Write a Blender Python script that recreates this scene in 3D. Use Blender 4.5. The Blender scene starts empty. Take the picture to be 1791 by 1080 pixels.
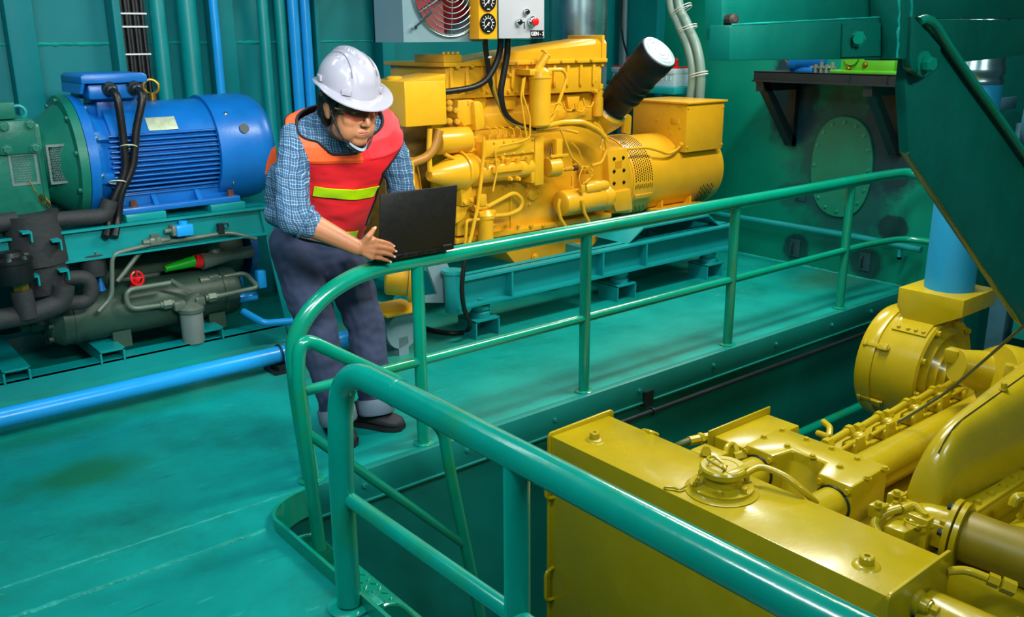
import bpy, bmesh, math, random
from mathutils import Vector, Matrix, Quaternion, noise
random.seed(7)
PI = math.pi
SC = bpy.context.scene
COL = SC.collection
# ---------------------------------------------------------------- camera model
CAMH = 1.625; FPX = 1620.5
_az, _pi, _ro = [math.radians(t) for t in (50.925, 16.38, 0.408)]
FW = Vector((math.cos(_az)*math.cos(_pi), math.sin(_az)*math.cos(_pi), -math.sin(_pi)))
_r0 = Vector((math.sin(_az), -math.cos(_az), 0)); _d0 = FW.cross(_r0)
RT = math.cos(_ro)*_r0 + math.sin(_ro)*_d0
DN = math.cos(_ro)*_d0 - math.sin(_ro)*_r0
OC = Vector((0, 0, CAMH))
def at(px, py, x=None, y=None, z=None, d=None):
    v = FW + RT*((px-895.5)/FPX) + DN*((py-540)/FPX)
    if x is not None: t = x/v.x
    elif y is not None: t = y/v.y
    elif z is not None: t = (z-CAMH)/v.z
    else: t = d
    return OC + v*t
X3, Y3, Z3 = Vector((1,0,0)), Vector((0,1,0)), Vector((0,0,1))
V = Vector
# ---------------------------------------------------------------- mesh builder
def frame(axis, hint=None):
    a = V(axis).normalized()
    h = V(hint) if hint is not None else (Z3 if abs(a.z) < .9 else X3)
    u = h.cross(a)
    if u.length < 1e-6: u = X3.cross(a)
    u.normalize(); w = a.cross(u)
    return u, w, a
def fillet(pts, r, n=6):
    pts = [V(p) for p in pts]; out = [pts[0]]
    for i in range(1, len(pts)-1):
        p, a, b = pts[i], pts[i-1]-pts[i], pts[i+1]-pts[i]
        rr = r[i-1] if isinstance(r, (list, tuple)) else r
        k = min(rr, a.length*.48, b.length*.48)
        s, e = p + a.normalized()*k, p + b.normalized()*k
        for j in range(n+1):
            t = j/n
            out.append(s*(1-t)**2 + p*2*t*(1-t) + e*t*t)
    out.append(pts[-1]); return out
def catmull(pts, n=8, closed=False):
    P = [V(p) for p in pts]; out = []; m = len(P)
    rng = range(m) if closed else range(m-1)
    for i in rng:
        if closed: a, b, c, d = P[(i-1) % m], P[i], P[(i+1) % m], P[(i+2) % m]
        else: a, b, c, d = P[max(i-1, 0)], P[i], P[i+1], P[min(i+2, m-1)]
        for j in range(n):
            t = j/n
            out.append(.5*((2*b)+(c-a)*t+(2*a-5*b+4*c-d)*t*t+(3*b-a-3*c+d)*t**3))
    if not closed: out.append(P[-1])
    return out
class MB:
    def __init__(s): s.bm = bmesh.new()
    def _add(s, tb, M=None):
        if M is not None: tb.transform(M)
        me = bpy.data.meshes.new('_t'); tb.to_mesh(me); tb.free()
        s.bm.from_mesh(me); bpy.data.meshes.remove(me); return s
    def box(s, c, size, bev=0.0, rot=None, seg=2):
        tb = bmesh.new(); bmesh.ops.create_cube(tb, size=1)
        bmesh.ops.scale(tb, vec=V(size), verts=tb.verts)
        if bev: bmesh.ops.bevel(tb, geom=tb.edges[:], offset=min(bev, .45*min(size)), segments=seg, profile=.5, affect='EDGES')
        M = Matrix.Translation(V(c))
        if rot is not None: M = M @ (rot.to_4x4() if hasattr(rot, 'to_4x4') else Matrix.Rotation(rot, 4, 'Z'))
        return s._add(tb, M)
    def bx(s, p0, p1, bev=0.0):
        p0, p1 = V(p0), V(p1)
        sz = V((abs(p1.x-p0.x), abs(p1.y-p0.y), abs(p1.z-p0.z)))
        return s.box((p0+p1)/2, sz, bev)
    def cyl(s, p0, p1, r, r2=None, n=24, bev=0.0):
        p0, p1 = V(p0), V(p1); L = (p1-p0).length
        r2 = r if r2 is None else r2
        if bev: return s.lathe([(0, 0), (r-bev, 0), (r-.3*bev, .3*bev), (r, bev), (r2, L-bev), (r2-.3*bev, L-.3*bev), (r2-bev, L), (0, L)], p0, p1-p0, n)
        return s.lathe([(0, 0), (r, 0), (r2, L), (0, L)], p0, p1-p0, n)
    def lathe(s, prof, o, axis, n=32, sx=1.0):
        u, w, a = frame(axis); o = V(o); bm = s.bm; rings = []
        for r, h in prof:
            if r < 1e-6: rings.append([bm.verts.new(o+a*h)])
            else: rings.append([bm.verts.new(o+a*h+(u*math.cos(2*PI*k/n)*sx+w*math.sin(2*PI*k/n))*r) for k in range(n)])
        for A, B in zip(rings, rings[1:]):
            if len(A) == 1 and len(B) == 1: continue
            for k in range(n):
                k2 = (k+1) % n
                if len(A) == 1: f = (A[0], B[k], B[k2])
                elif len(B) == 1: f = (A[k], A[k2], B[0])
                else: f = (A[k], A[k2], B[k2], B[k])
                try: bm.faces.new(f if len(set(f)) == len(f) else list(dict.fromkeys(f)))
                except ValueError: pass
        return s
    def tube(s, pts, r, n=12, closed=False, caps=True):
        P = [V(p) for p in pts]
        Q = [P[0]]
        for p in P[1:]:
            if (p-Q[-1]).length > 1e-5: Q.append(p)
        P = Q; m = len(P); bm = s.bm
        T = []
        for i in range(m):
            a = P[(i-1) % m] if (closed or i > 0) else P[i]
            b = P[(i+1) % m] if (closed or i < m-1) else P[i]
            T.append((b-a).normalized())
        u, w, _ = frame(T[0]); rings = []
        for i in range(m):
            if i:
                q = T[i-1].rotation_difference(T[i]); u = q @ u; u = (u - T[i]*u.dot(T[i])).normalized()
            w = T[i].cross(u)
            rr = r[i] if isinstance(r, (list, tuple)) else r
            rings.append([bm.verts.new(P[i]+(u*math.cos(2*PI*k/n)+w*math.sin(2*PI*k/n))*rr) for k in range(n)])
        rng = range(m) if closed else range(m-1)
        for i in rng:
            A, B = rings[i], rings[(i+1) % m]
            for k in range(n):
                bm.faces.new((A[k], A[(k+1) % n], B[(k+1) % n], B[k]))
        if not closed and caps:
            bm.faces.new(list(reversed(rings[0]))); bm.faces.new(rings[-1])
        return s
    def prism(s, pts, depth, bev=0.0):
        """pts: 3-D planar outline; depth: extrusion vector"""
        tb = bmesh.new(); d = V(depth)
        vs = [tb.verts.new(V(p)) for p in pts]; f = tb.faces.new(vs)
        ex = bmesh.ops.extrude_face_region(tb, geom=[f])
        bmesh.ops.translate(tb, vec=d, verts=[e for e in ex['geom'] if isinstance(e, bmesh.types.BMVert)])
        bmesh.ops.recalc_face_normals(tb, faces=tb.faces)
        if bev: bmesh.ops.bevel(tb, geom=[e for e in tb.edges if e.calc_face_angle(0) > .5], offset=bev, segments=2, profile=.5, affect='EDGES')
        return s._add(tb)
    def sph(s, c, r, n=16, rot=None):
        tb = bmesh.new(); bmesh.ops.create_uvsphere(tb, u_segments=n, v_segments=max(6, n//2+2), radius=1)
        r = V((r, r, r)) if isinstance(r, (int, float)) else V(r)
        bmesh.ops.scale(tb, vec=r, verts=tb.verts)
        M = Matrix.Translation(V(c))
        if rot is not None: M = M @ rot.to_4x4()
        return s._add(tb, M)
    def torus(s, c, axis, R, r, n=32, m=8):
        u, w, a = frame(axis)
        return s.tube([V(c)+(u*math.cos(2*PI*k/n)+w*math.sin(2*PI*k/n))*R for k in range(n)], r, m, closed=True)
    def hexn(s, c, axis, r, h):
        s.lathe([(0, 0), (r*1.35, 0), (r*1.35, h*.2), (0, h*.2)], c, axis, 12)
        return s.lathe([(0, h*.2), (r, h*.2), (r, h*.92), (r*.85, h), (0, h)], c, axis, 6)
    def loft(s, rings, cap=True, closed=True):
        bm = s.bm; R = [[bm.verts.new(V(p)) for p in ring] for ring in rings]; n = len(R[0])
        for A, B in zip(R, R[1:]):
            for k in range(n if closed else n-1):
                bm.faces.new((A[k], A[(k+1) % n], B[(k+1) % n], B[k]))
        if cap and closed:
            bm.faces.new(list(reversed(R[0]))); bm.faces.new(R[-1])
        return s
    def build(s, name, m, parent=None, smooth=True, ang=35, origin=None):
        bm = s.bm
        bmesh.ops.remove_doubles(bm, verts=bm.verts, dist=1e-6)
        bmesh.ops.recalc_face_normals(bm, faces=bm.faces)
        me = bpy.data.meshes.new(name)
        if parent is not None: off = V(parent['_o'])
        elif origin is not None: off = V(origin)
        else:
            lo = V([min(v.co[i] for v in bm.verts) for i in range(3)]); hi = V([max(v.co[i] for v in bm.verts) for i in range(3)])
            off = V(((lo.x+hi.x)/2, (lo.y+hi.y)/2, lo.z))
        bmesh.ops.translate(bm, vec=-off, verts=bm.verts)
        bm.to_mesh(me); bm.free()
        return link(name, me, m, parent, off, smooth, ang)
def link(name, me, m, parent, off, smooth=True, ang=35):
    me.name = name
    o = bpy.data.objects.new(name, me); COL.objects.link(o)
    for mm in (m if isinstance(m, (list, tuple)) else [m]): me.materials.append(mm)
    if smooth:
        me.shade_smooth(); me.set_sharp_from_angle(angle=math.radians(ang))
    if parent is not None: o.parent = parent
    else: o.location = off
    o['_o'] = list(off); return o
def thing(name, label, cat, loc, group=None):
    o = bpy.data.objects.new(name, None); COL.objects.link(o); o.location = V(loc); o.empty_display_size = .05
    o['_o'] = list(V(loc)); return tag(o, label, cat, group)
def tag(o, label, cat, group=None, kind=None):
    o['label'] = label; o['category'] = cat
    if group: o['group'] = group
    if kind: o['kind'] = kind
    return o
def struct(o): o['kind'] = 'structure'; return o
_bm = {}
def bolts(parent, spots, r, h, m, name='bolt'):
    """one object per bolt, shared mesh; spots = [(centre, axis)]"""
    key = (round(r, 4), round(h, 4), m.name, name)
    for c, ax in spots:
        if key not in _bm:
            b = MB().hexn((0,0,0), (0,0,1), r, h); bm = b.bm
            bmesh.ops.recalc_face_normals(bm, faces=bm.faces)
            me = bpy.data.meshes.new(name); bm.to_mesh(me); bm.free(); me.materials.append(m); _bm[key] = me
        o = bpy.data.objects.new(name, _bm[key]); COL.objects.link(o); o.parent = parent
        o.location = V(c)-V(parent['_o']); o.rotation_mode = 'QUATERNION'
        o.rotation_quaternion = Z3.rotation_difference(V(ax).normalized()); o['_o'] = parent['_o']
def ring_spots(c, axis, R, n, a0=0.0):
    u, w, a = frame(axis)
    return [(V(c)+(u*math.cos(a0+2*PI*k/n)+w*math.sin(a0+2*PI*k/n))*R, a) for k in range(n)]
def copy_tree(o, parent=None):
    c = o.copy(); COL.objects.link(c)
    if parent is not None: c.parent = parent
    for ch in list(o.children): copy_tree(ch, c)
    return c
def text_mesh(name, txt, size, m, parent, origin, right, up, ext=.0006, bold=0.0, align='CENTER'):
    cu = bpy.data.curves.new(name, 'FONT'); cu.body = txt; cu.size = size; cu.extrude = ext; cu.align_x = align; cu.align_y = 'CENTER'; cu.offset = bold
    ob = bpy.data.objects.new(name, cu); COL.objects.link(ob)
    me = bpy.data.meshes.new_from_object(ob.evaluated_get(bpy.context.evaluated_depsgraph_get()))
    bpy.data.objects.remove(ob); bpy.data.curves.remove(cu)
    r, u = V(right).normalized(), V(up).normalized(); nrm = r.cross(u)
    M = Matrix((r, u, nrm)).transposed().to_4x4(); M.translation = V(origin)-V(parent['_o'])
    me.transform(M)
    return link(name, me, m, parent, V(parent['_o']), smooth=False)
# ---------------------------------------------------------------- materials
def _n(nt, t, **kw):
    n = nt.nodes.new(t)
    for k, v in kw.items():
        if k in n.inputs: n.inputs[k].default_value = v
        else: setattr(n, k, v)
    return n
def hexc(h):
    c = [int(h[i:i+2], 16)/255 for i in (0, 2, 4)]
    return tuple((x/12.92 if x <= .04045 else ((x+.055)/1.055)**2.4) for x in c)+(1,)
def mat(name, col, rough=.4, metal=0.0, var=.12, vscale=6.0, bump=.0, bscale=60.0, dirt=None, damt=.0, dscale=3.0, coat=0.0, spec=.5, stretch=None):
    m = bpy.data.materials.new(name); m.use_nodes = True; nt = m.node_tree; L = nt.links
    b = nt.nodes['Principled BSDF']
    c = hexc(col) if isinstance(col, str) else col
    b.inputs['Roughness'].default_value = rough; b.inputs['Metallic'].default_value = metal
    b.inputs['Specular IOR Level'].default_value = spec
    b.inputs['Coat Weight'].default_value = coat; b.inputs['Coat Roughness'].default_value = .12
    tc = _n(nt, 'ShaderNodeTexCoord'); src = tc.outputs['Object']
    if stretch:
        mp = _n(nt, 'ShaderNodeMapping'); mp.inputs['Scale'].default_value = stretch
        L.new(src, mp.inputs['Vector']); src = mp.outputs['Vector']
    n1 = _n(nt, 'ShaderNodeTexNoise', Scale=vscale, Detail=6.0, Roughness=.6); L.new(src, n1.inputs['Vector'])
    mr = _n(nt, 'ShaderNodeMapRange'); mr.inputs['From Min'].default_value = .3; mr.inputs['From Max'].default_value = .7
    mr.inputs['To Min'].default_value = 1-var; mr.inputs['To Max'].default_value = 1+var; L.new(n1.outputs['Fac'], mr.inputs['Value'])
    mx = _n(nt, 'ShaderNodeMix', data_type='RGBA', blend_type='MULTIPLY'); mx.inputs[0].default_value = 1
    mx.inputs[6].default_value = c; L.new(mr.outputs['Result'], mx.inputs[7]); out = mx.outputs[2]
    if dirt:
        n2 = _n(nt, 'ShaderNodeTexNoise', Scale=dscale, Detail=8.0, Roughness=.7); L.new(src, n2.inputs['Vector'])
        r2 = _n(nt, 'ShaderNodeMapRange'); r2.inputs['From Min'].default_value = .52; r2.inputs['From Max'].default_value = .72
        r2.inputs['To Max'].default_value = damt; L.new(n2.outputs['Fac'], r2.inputs['Value'])
        m2 = _n(nt, 'ShaderNodeMix', data_type='RGBA'); L.new(r2.outputs['Result'], m2.inputs[0]); L.new(out, m2.inputs[6]); m2.inputs[7].default_value = hexc(dirt)
        out = m2.outputs[2]
    L.new(out, b.inputs['Base Color'])
    rr = _n(nt, 'ShaderNodeMapRange'); rr.inputs['To Min'].default_value = max(.02, rough-.1); rr.inputs['To Max'].default_value = min(1, rough+.1)
    L.new(n1.outputs['Fac'], rr.inputs['Value']); L.new(rr.outputs['Result'], b.inputs['Roughness'])
    if bump:
        n3 = _n(nt, 'ShaderNodeTexNoise', Scale=bscale, Detail=3.0); L.new(src, n3.inputs['Vector'])
        bp = _n(nt, 'ShaderNodeBump', Strength=bump, Distance=.01); L.new(n3.outputs['Fac'], bp.inputs['Height']); L.new(bp.outputs['Normal'], b.inputs['Normal'])
    m['bsdf'] = b.name
    return m
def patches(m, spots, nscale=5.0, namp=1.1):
    """stains, bare patches and painted-in reflections at fixed places in the room: (centre, radii, colour, strength, softness)"""
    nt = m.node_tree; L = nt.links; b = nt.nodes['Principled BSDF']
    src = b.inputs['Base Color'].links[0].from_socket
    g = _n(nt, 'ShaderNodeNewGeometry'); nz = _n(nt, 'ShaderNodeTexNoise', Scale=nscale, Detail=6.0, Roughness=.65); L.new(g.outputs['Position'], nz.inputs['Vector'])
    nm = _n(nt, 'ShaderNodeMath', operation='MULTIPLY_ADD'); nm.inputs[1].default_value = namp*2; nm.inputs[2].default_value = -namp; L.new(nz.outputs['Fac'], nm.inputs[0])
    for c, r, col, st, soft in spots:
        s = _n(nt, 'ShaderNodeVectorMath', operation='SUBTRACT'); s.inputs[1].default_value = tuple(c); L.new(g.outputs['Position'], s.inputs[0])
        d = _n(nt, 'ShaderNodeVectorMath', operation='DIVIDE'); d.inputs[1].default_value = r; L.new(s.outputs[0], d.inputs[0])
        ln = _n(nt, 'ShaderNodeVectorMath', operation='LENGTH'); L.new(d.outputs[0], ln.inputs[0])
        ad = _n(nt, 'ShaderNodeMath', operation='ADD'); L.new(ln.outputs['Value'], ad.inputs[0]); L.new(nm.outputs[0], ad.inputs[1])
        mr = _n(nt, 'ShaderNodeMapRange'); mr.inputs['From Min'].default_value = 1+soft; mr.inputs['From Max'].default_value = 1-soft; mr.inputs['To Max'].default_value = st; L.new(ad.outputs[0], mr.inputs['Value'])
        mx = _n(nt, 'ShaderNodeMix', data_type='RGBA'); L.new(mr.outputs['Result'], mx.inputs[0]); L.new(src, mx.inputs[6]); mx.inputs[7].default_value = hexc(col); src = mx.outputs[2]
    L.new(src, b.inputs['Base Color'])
def scratches(m, col, amt, st):
    """fine worn streaks along the plate"""
    nt = m.node_tree; L = nt.links; b = nt.nodes['Principled BSDF']; src = b.inputs['Base Color'].links[0].from_socket
    tc = _n(nt, 'ShaderNodeTexCoord'); mp = _n(nt, 'ShaderNodeMapping'); mp.inputs['Scale'].default_value = st; mp.inputs['Rotation'].default_value = (0,0,.25); L.new(tc.outputs['Object'], mp.inputs['Vector'])
    nz = _n(nt, 'ShaderNodeTexNoise', Scale=1.0, Detail=4.0, Roughness=.6); L.new(mp.outputs['Vector'], nz.inputs['Vector'])
    mr = _n(nt, 'ShaderNodeMapRange'); mr.inputs['From Min'].default_value = .64; mr.inputs['From Max'].default_value = .70; mr.inputs['To Max'].default_value = amt; L.new(nz.outputs['Fac'], mr.inputs['Value'])
    mx = _n(nt, 'ShaderNodeMix', data_type='RGBA'); L.new(mr.outputs['Result'], mx.inputs[0]); L.new(src, mx.inputs[6]); mx.inputs[7].default_value = hexc(col); L.new(mx.outputs[2], b.inputs['Base Color'])
M = {}
M['wall']    = mat('teal_wall_paint', '007c82', .42, spec=.3, var=.08, vscale=2, bump=.12, bscale=9)
M['wallr']   = mat('green_wall_paint', '007f6a', .38, spec=.3, var=.10, vscale=2, bump=.10, bscale=7)
M['floor']   = mat('teal_floor_paint', '009088', .36, var=.16, vscale=3.0, bump=.12, bscale=25, dirt='0b5a3c', damt=.55, dscale=1.7)
M['pit']     = mat('dark_teal_paint', '007a72', .45, var=.12, vscale=3, bump=.1, bscale=9)
M['rail']    = mat('green_rail_paint', '008a70', .20, var=.10, vscale=5, bump=.06, bscale=30, dirt='1d7a26', damt=.6, dscale=4, coat=.5)
M['railn']   = mat('rail_paint_cool_lit', '009686', .20, var=.10, vscale=5, bump=.06, bscale=30, dirt='2a8a20', damt=.5, dscale=4, coat=.5)  # same rail paint shifted to cyan; the cool light is put into its colour
M['teal']    = mat('teal_metal_paint', '008a8c', .36, var=.08, bump=.05, bscale=40)
M['skid']    = mat('skid_blue_teal_paint', '0a8f93', .38, var=.08, bump=.05, bscale=40)
M['green']   = mat('machine_green_paint', '0f6a58', .38, var=.12, bump=.1, bscale=50)
M['dkgreen'] = mat('grimy_green_paint', '2d4a3e', .45, var=.25, bump=.1, bscale=50, dirt='3c3a22', damt=.6)
M['yellow']  = mat('engine_yellow_paint', 'dda31a', .30, var=.06, bump=.03, bscale=50, coat=.2)
M['ochre']   = mat('pit_engine_yellow_paint', 'b89f10', .26, var=.07, bump=.04, bscale=60, coat=.25)
M['blue']    = mat('motor_blue_paint', '0a66b6', .33, var=.1, bump=.06, bscale=60)
M['pvc']     = mat('blue_pipe', '1a9be8', .25, var=.04)
M['black']   = mat('black_rubber', '0b0b0e', .45, var=.2, bump=.1, bscale=80)
M['insul']   = mat('black_foam_insulation', '26292b', .7, var=.25, bump=.3, bscale=40)
M['steel']   = mat('steel', '9fb4bd', .28, metal=1, var=.08)
M['darksteel'] = mat('dark_steel', '2a3338', .4, metal=.5, var=.15)
M['chrome']  = mat('chrome', 'd8dcdf', .12, metal=1, var=.03)
M['grey']    = mat('grey_paint', '6f8a94', .4, var=.06, bump=.04)
M['dullgrey']= mat('dull_grey_metal', '667468', .42, metal=.3, var=.2, bump=.08)
M['white']   = mat('white_paint', 'd9dadf', .35, var=.02)
M['red']     = mat('red_plastic', 'd8101a', .3, var=.05)
M['brass']   = mat('brass', '8a7430', .35, metal=.8, var=.15)
M['rust']    = mat('rusty_bolt', '6b4030', .6, metal=.3, var=.3, bump=.2)
M['bead']    = mat('weld_bead_paint', '17a095', .3, var=.25, bump=.3, bscale=60)
M['blackm']  = mat('black_face', '08090b', .3, var=.02)
M['whitet']  = mat('white_print', 'e8e8e8', .5, var=.0)

scratches(M['floor'], '0a5f58', .55, (5, 42, 1)); scratches(M['floor'], '35b8a8', .35, (9, 30, 1))
patches(M['floor'], [(at(130, 835, z=0), (.22,.12,.3), '0e6a34', .75, .5), (at(60, 770, z=0), (.30,.10,.3), '0c6440', .6, .5), (at(300, 700, z=0), (.35,.10,.3), '0c6c4c', .5, .6), (at(620, 600, z=0), (.5,.35,.3), '4f5a10', .6, .8), (at(1480, 480, z=0), (.4,.16,.3), '3f5a1a', .55, .8), (at(880, 545, z=0), (.35,.12,.3), '3a5a2a', .4, .7)], 4, .9)  # olive patches by the generator paint in its yellow reflection; the rest are stains
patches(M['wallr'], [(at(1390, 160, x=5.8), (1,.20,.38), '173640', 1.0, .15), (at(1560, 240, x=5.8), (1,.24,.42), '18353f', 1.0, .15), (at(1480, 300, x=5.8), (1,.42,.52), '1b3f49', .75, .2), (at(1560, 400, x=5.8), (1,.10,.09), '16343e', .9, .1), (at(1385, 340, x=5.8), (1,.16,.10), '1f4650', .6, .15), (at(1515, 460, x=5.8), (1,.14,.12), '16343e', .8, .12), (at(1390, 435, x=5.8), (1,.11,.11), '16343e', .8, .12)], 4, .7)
# ================================================================ the room
EX, EY, RX, WY, WX = 1.15, 2.936, .26, 5.65, 5.80      # opening edge, platform edge, corner radius, back wall, right wall
m = MB()
arc = [V((EX+RX-RX*math.cos(t), EY-RX+RX*math.sin(t), 0)) for t in [PI/2*k/10 for k in range(11)]]
out = [V((-1.6,-1.6,0)), V((EX,-1.6,0))]+arc+[V((WX,EY,0)), V((WX,WY,0)), V((-1.6,WY,0))]
m.prism(out, (0,0,-.03))
struct(m.build('floor', M['floor']))
m = MB().bx((EX-.6,-1.6,-1.55), (WX+3, EY+.4, -1.5)); struct(m.build('floor_pit', M['pit']))
m = MB().bx((EX-.3, EY+.03, -1.5), (WX+.1, EY+.11, -.03)); struct(m.build('wall_pit', M['pit']))
m = MB().bx((EX-.12, -1.6, -1.5), (EX-.04, EY-.1, -.03)); struct(m.build('wall_pit_side', M['pit']))
m = MB().bx((-1.5, WY, -.05), (WX+.3, WY+.1, 4.2)); struct(m.build('wall_back', M['wall']))
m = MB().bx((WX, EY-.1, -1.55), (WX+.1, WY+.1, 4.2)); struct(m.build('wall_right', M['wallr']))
m = MB().bx((WX+2.9, -1.6, -1.55), (WX+3.0, EY-.1, 4.2)); struct(m.build('wall_far', M['pit']))
m = MB().bx((WX+.1, EY-.1, -1.55), (WX+2.9, EY, 4.2)); struct(m.build('wall_step', M['pit']))
# stiffeners on the back wall (flat bars welded upright) and a long weld
def beam(px0, px1, depth, name='trim_1'):
    a = at(px0, 60, y=WY-depth); b = at(px1, 60, y=WY-depth)
    m = MB().bx((a.x, WY-depth, 0), (b.x, WY, 4.2), .006)
    struct(m.build(name, M['wall']))
beam(14, 64, .10); beam(202, 216, .14, 'trim_2'); beam(374, 412, .12, 'trim_3'); beam(553, 560, .10, 'trim_4')
beam(668, 690, .12, 'trim_5'); beam(950, 966, .10, 'trim_6')
def bead(pts, r, name):
    P = [V(p) for p in pts]; Q = []
    for a, b in zip(P, P[1:]):
        n = max(2, int((b-a).length/.025))
        for k in range(n): Q.append(a.lerp(b, k/n)+V((random.uniform(-1,1), random.uniform(-1,1), random.uniform(-.5,.5)))*r*.35)
    Q.append(P[-1])
    m = MB().tube(Q, [r*random.uniform(.6, 1.2) for _ in Q], 6)
    return struct(m.build(name, M['bead']))
zz = at(120, 77, y=WY).z
bead([(-.5, WY, zz), (2.6, WY, zz)], .010, 'trim_8')
bead([(2.6, WY, zz), (5.0, WY, zz)], .007, 'trim_9')
bead([(-.8, 2.75+.19, 0), (1.40, EY+.005, 0)], .005, 'trim_10')
bead([(-.8, 2.752, 0), (EX-.02, 2.745, 0)], .008, 'trim_11')
bead([(WX, 2.95, .0), (WX, WY, .0)], .010, 'trim_12')
c0 = at(845, 622, z=0); c1 = at(1000, 690, z=0)
bead([c0, c1], .002, 'trim_13')
# coaming plate under the platform edge, flat-bar lip round the corner
m = MB().bx((EX+RX, EY-.012, -.125), (WX, EY+.03, .003), .003)
m.bx((EX+RX, EY-.02, -.135), (WX, EY+.03, -.125), .002)
co = struct(m.build('trim_14', M['pit']))
bolts(co, [(V((x, EY-.012, -.06)), (0,-1,0)) for x in (1.62, 2.12, 2.62, 3.18, 3.75, 4.3, 4.86, 5.3)], .011, .012, M['pit'])
lip = [V((EX, -1.6, 0)), V((EX, 1.0, 0)), V((EX, 2.3, 0))]+arc
m = MB(); rings = []
for i, p in enumerate(lip):
    k = 1.0 if p.y < EY-RX+.02 else max(0, 1-(p.y-(EY-RX))/RX)
    n = V((1,0,0)) if i < 3 else V((EX+RX, EY-RX, 0))-p
    n.z = 0; n.normalize(); h = .045*k+.004
    rings.append([p+V((0,0,h)), p+n*.012+V((0,0,h)), p+n*.012+V((0,0,-.11)), p+V((0,0,-.11))])
m.loft(rings); struct(m.build('trim_15', M['rail'], ang=25))
# small bore pipe on clips along the pit wall
t = thing('pipe', 'thin dark conduit pipe clipped along the pit wall below the platform edge', 'pipe', (3.4, EY-.05, -.2))
a = at(1085, 738, y=EY-.05); b = at(1540, 575, y=EY-.05)
zp = (a.z+b.z)/2
MB().tube([(a.x-.25, EY-.05, zp), (WX-.1, EY-.05, zp)], .013).build('tube', M['darksteel'], t)
for px in (1128, 1532):
    q = at(px, 700 if px < 1400 else 580, y=EY)
    MB().bx((q.x-.03, EY-.03, zp+.02), (q.x+.03, EY+.03, zp+.1)).torus((q.x, EY-.05, zp), (1,0,0), .017, .004).build('clip', M['darksteel'], t)
# ================================================================ railings
RR, PR, RY = .033, .024, 2.985
gz, mz = .783, .365
xs = [at(px, py, y=RY).x for px, py in ((545,845), (741,775), (1021,685), (1272,603), (1468,540))]
gr = thing('guard_rail', 'long green tubular guard rail along the platform edge with laptop resting on it', 'railing', (3.2, RY, 0))
x0 = at(516, 640, y=RY).x
xe = 5.42
top = [V((xs[0], RY, 0)), V((x0, RY, .40))]+[V((x0+.42*(1-math.cos(t)), RY, gz-.27+.27*math.sin(t))) for t in [PI/2*k/12 for k in range(13)]]+[V((xe, RY, gz)), V((xe+.22, RY-.02, gz-.0)), V((xe+.24, RY-.30, gz-.02))]
P = fillet(top, [.3]+[.02]*13+[.25, .2], 6)
MB().tube(P, RR, 16).build('top_rail', M['rail'], gr)
MB().tube(fillet([(x0+.03, RY, mz), (xs[4]+.25, RY, mz), (xe+.2, RY-.05, mz), (xe+.24, RY-.3, mz)], .25, 8), .021, 14).build('mid_rail', M['rail'], gr)
for x in xs[1:]:
    p = MB().tube([(x, RY, .004), (x, RY, gz-.01)], PR+.002, 14).build('post', M['rail'], gr)
    MB().lathe([(0,0), (.042,0), (.044,.006), (.03,.010), (0,.010)], (x, RY, 0), Z3, 16).build('flange', M['rail'], p)
MB().lathe([(0,0), (.05,0), (.052,.006), (.04,.010), (0,.010)], (xs[0], RY, 0), Z3, 16).build('flange', M['rail'], gr)
# near guard rail beside the stairs: rail towards the camera along the opening edge
nr = thing('guard_rail', 'thick green guard rail nearest the camera running down to the right corner', 'railing', (EX, 1.2, 0))
nx = 1.155; ny = 2.16; nz = .76
P = fillet([(nx-.03, ny, .02), (nx-.03, ny, .45), (nx-.01, ny-.0, nz), (nx, ny-.30, nz), (nx, -.6, nz)], [.2, .22, .2], 10)
MB().tube(P, .036, 20).build('top_rail', M['railn'], nr)
MB().torus((nx, ny-.28, nz), (0,1,0), .036, .003, 24, 6).build('weld_collar', M['railn'], nr)
MB().tube([(nx-.02, ny-.02, .365), (nx, .98, .365), (nx, -.6, .365)], .022, 14).build('mid_rail', M['railn'], nr)
pp = at(904, 950, x=nx)
for yy in (pp.y, .25):
    MB().tube([(nx, yy, -.05), (nx, yy, nz-.01)], .030, 16).build('post', M['railn'], nr)
m = MB().lathe([(0,0), (.062,0), (.064,.010), (.052,.014), (0,.014)], (nx-.03, ny, .0), Z3, 20)
m.bx((nx-.01, ny-.05, -.06), (nx+.06, ny+.03, .008), .004); m.build('flange', M['railn'], nr)
# stairs going down into the pit in +x and their far hand rail
sl = math.radians(55)
d = V((math.cos(sl), 0, -math.sin(sl)))
hy = 2.62
hr = thing('hand_rail', 'slimmer green stair hand rail sloping down into the pit behind the nearest rail', 'railing', (1.42, hy, 0))
q0 = at(555, 905, y=hy); qa = at(520, 660, y=hy); qb = at(600, 603, y=hy); qc = at(700, 670, y=hy); qd = at(772, 752, y=hy); qe = at(840, 1078, y=hy); qm = at(803, 930, y=hy)
ends = qd+(qd-qc)*0.05
MB().tube(fillet([q0-V((0,0,.12)), V((qa.x,hy,qa.z)), V((qa.x+.02,hy,qb.z+.06)), V((qc.x,hy,qc.z)), ends, ends+(qm-qd)*.4, qe], [.15,.13,.05,.03,.1], 10), .023, 14).build('top_rail', M['rail'], hr)
m0 = at(536, 757, y=hy); m1 = at(815, 955, y=hy)
MB().tube([m0, m1], .017, 12).build('mid_rail', M['rail'], hr)
st = thing('staircase', 'green steel stairs with chequer plate treads going down into the pit', 'stairs', (1.5, 2.4, -1.5))
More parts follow.
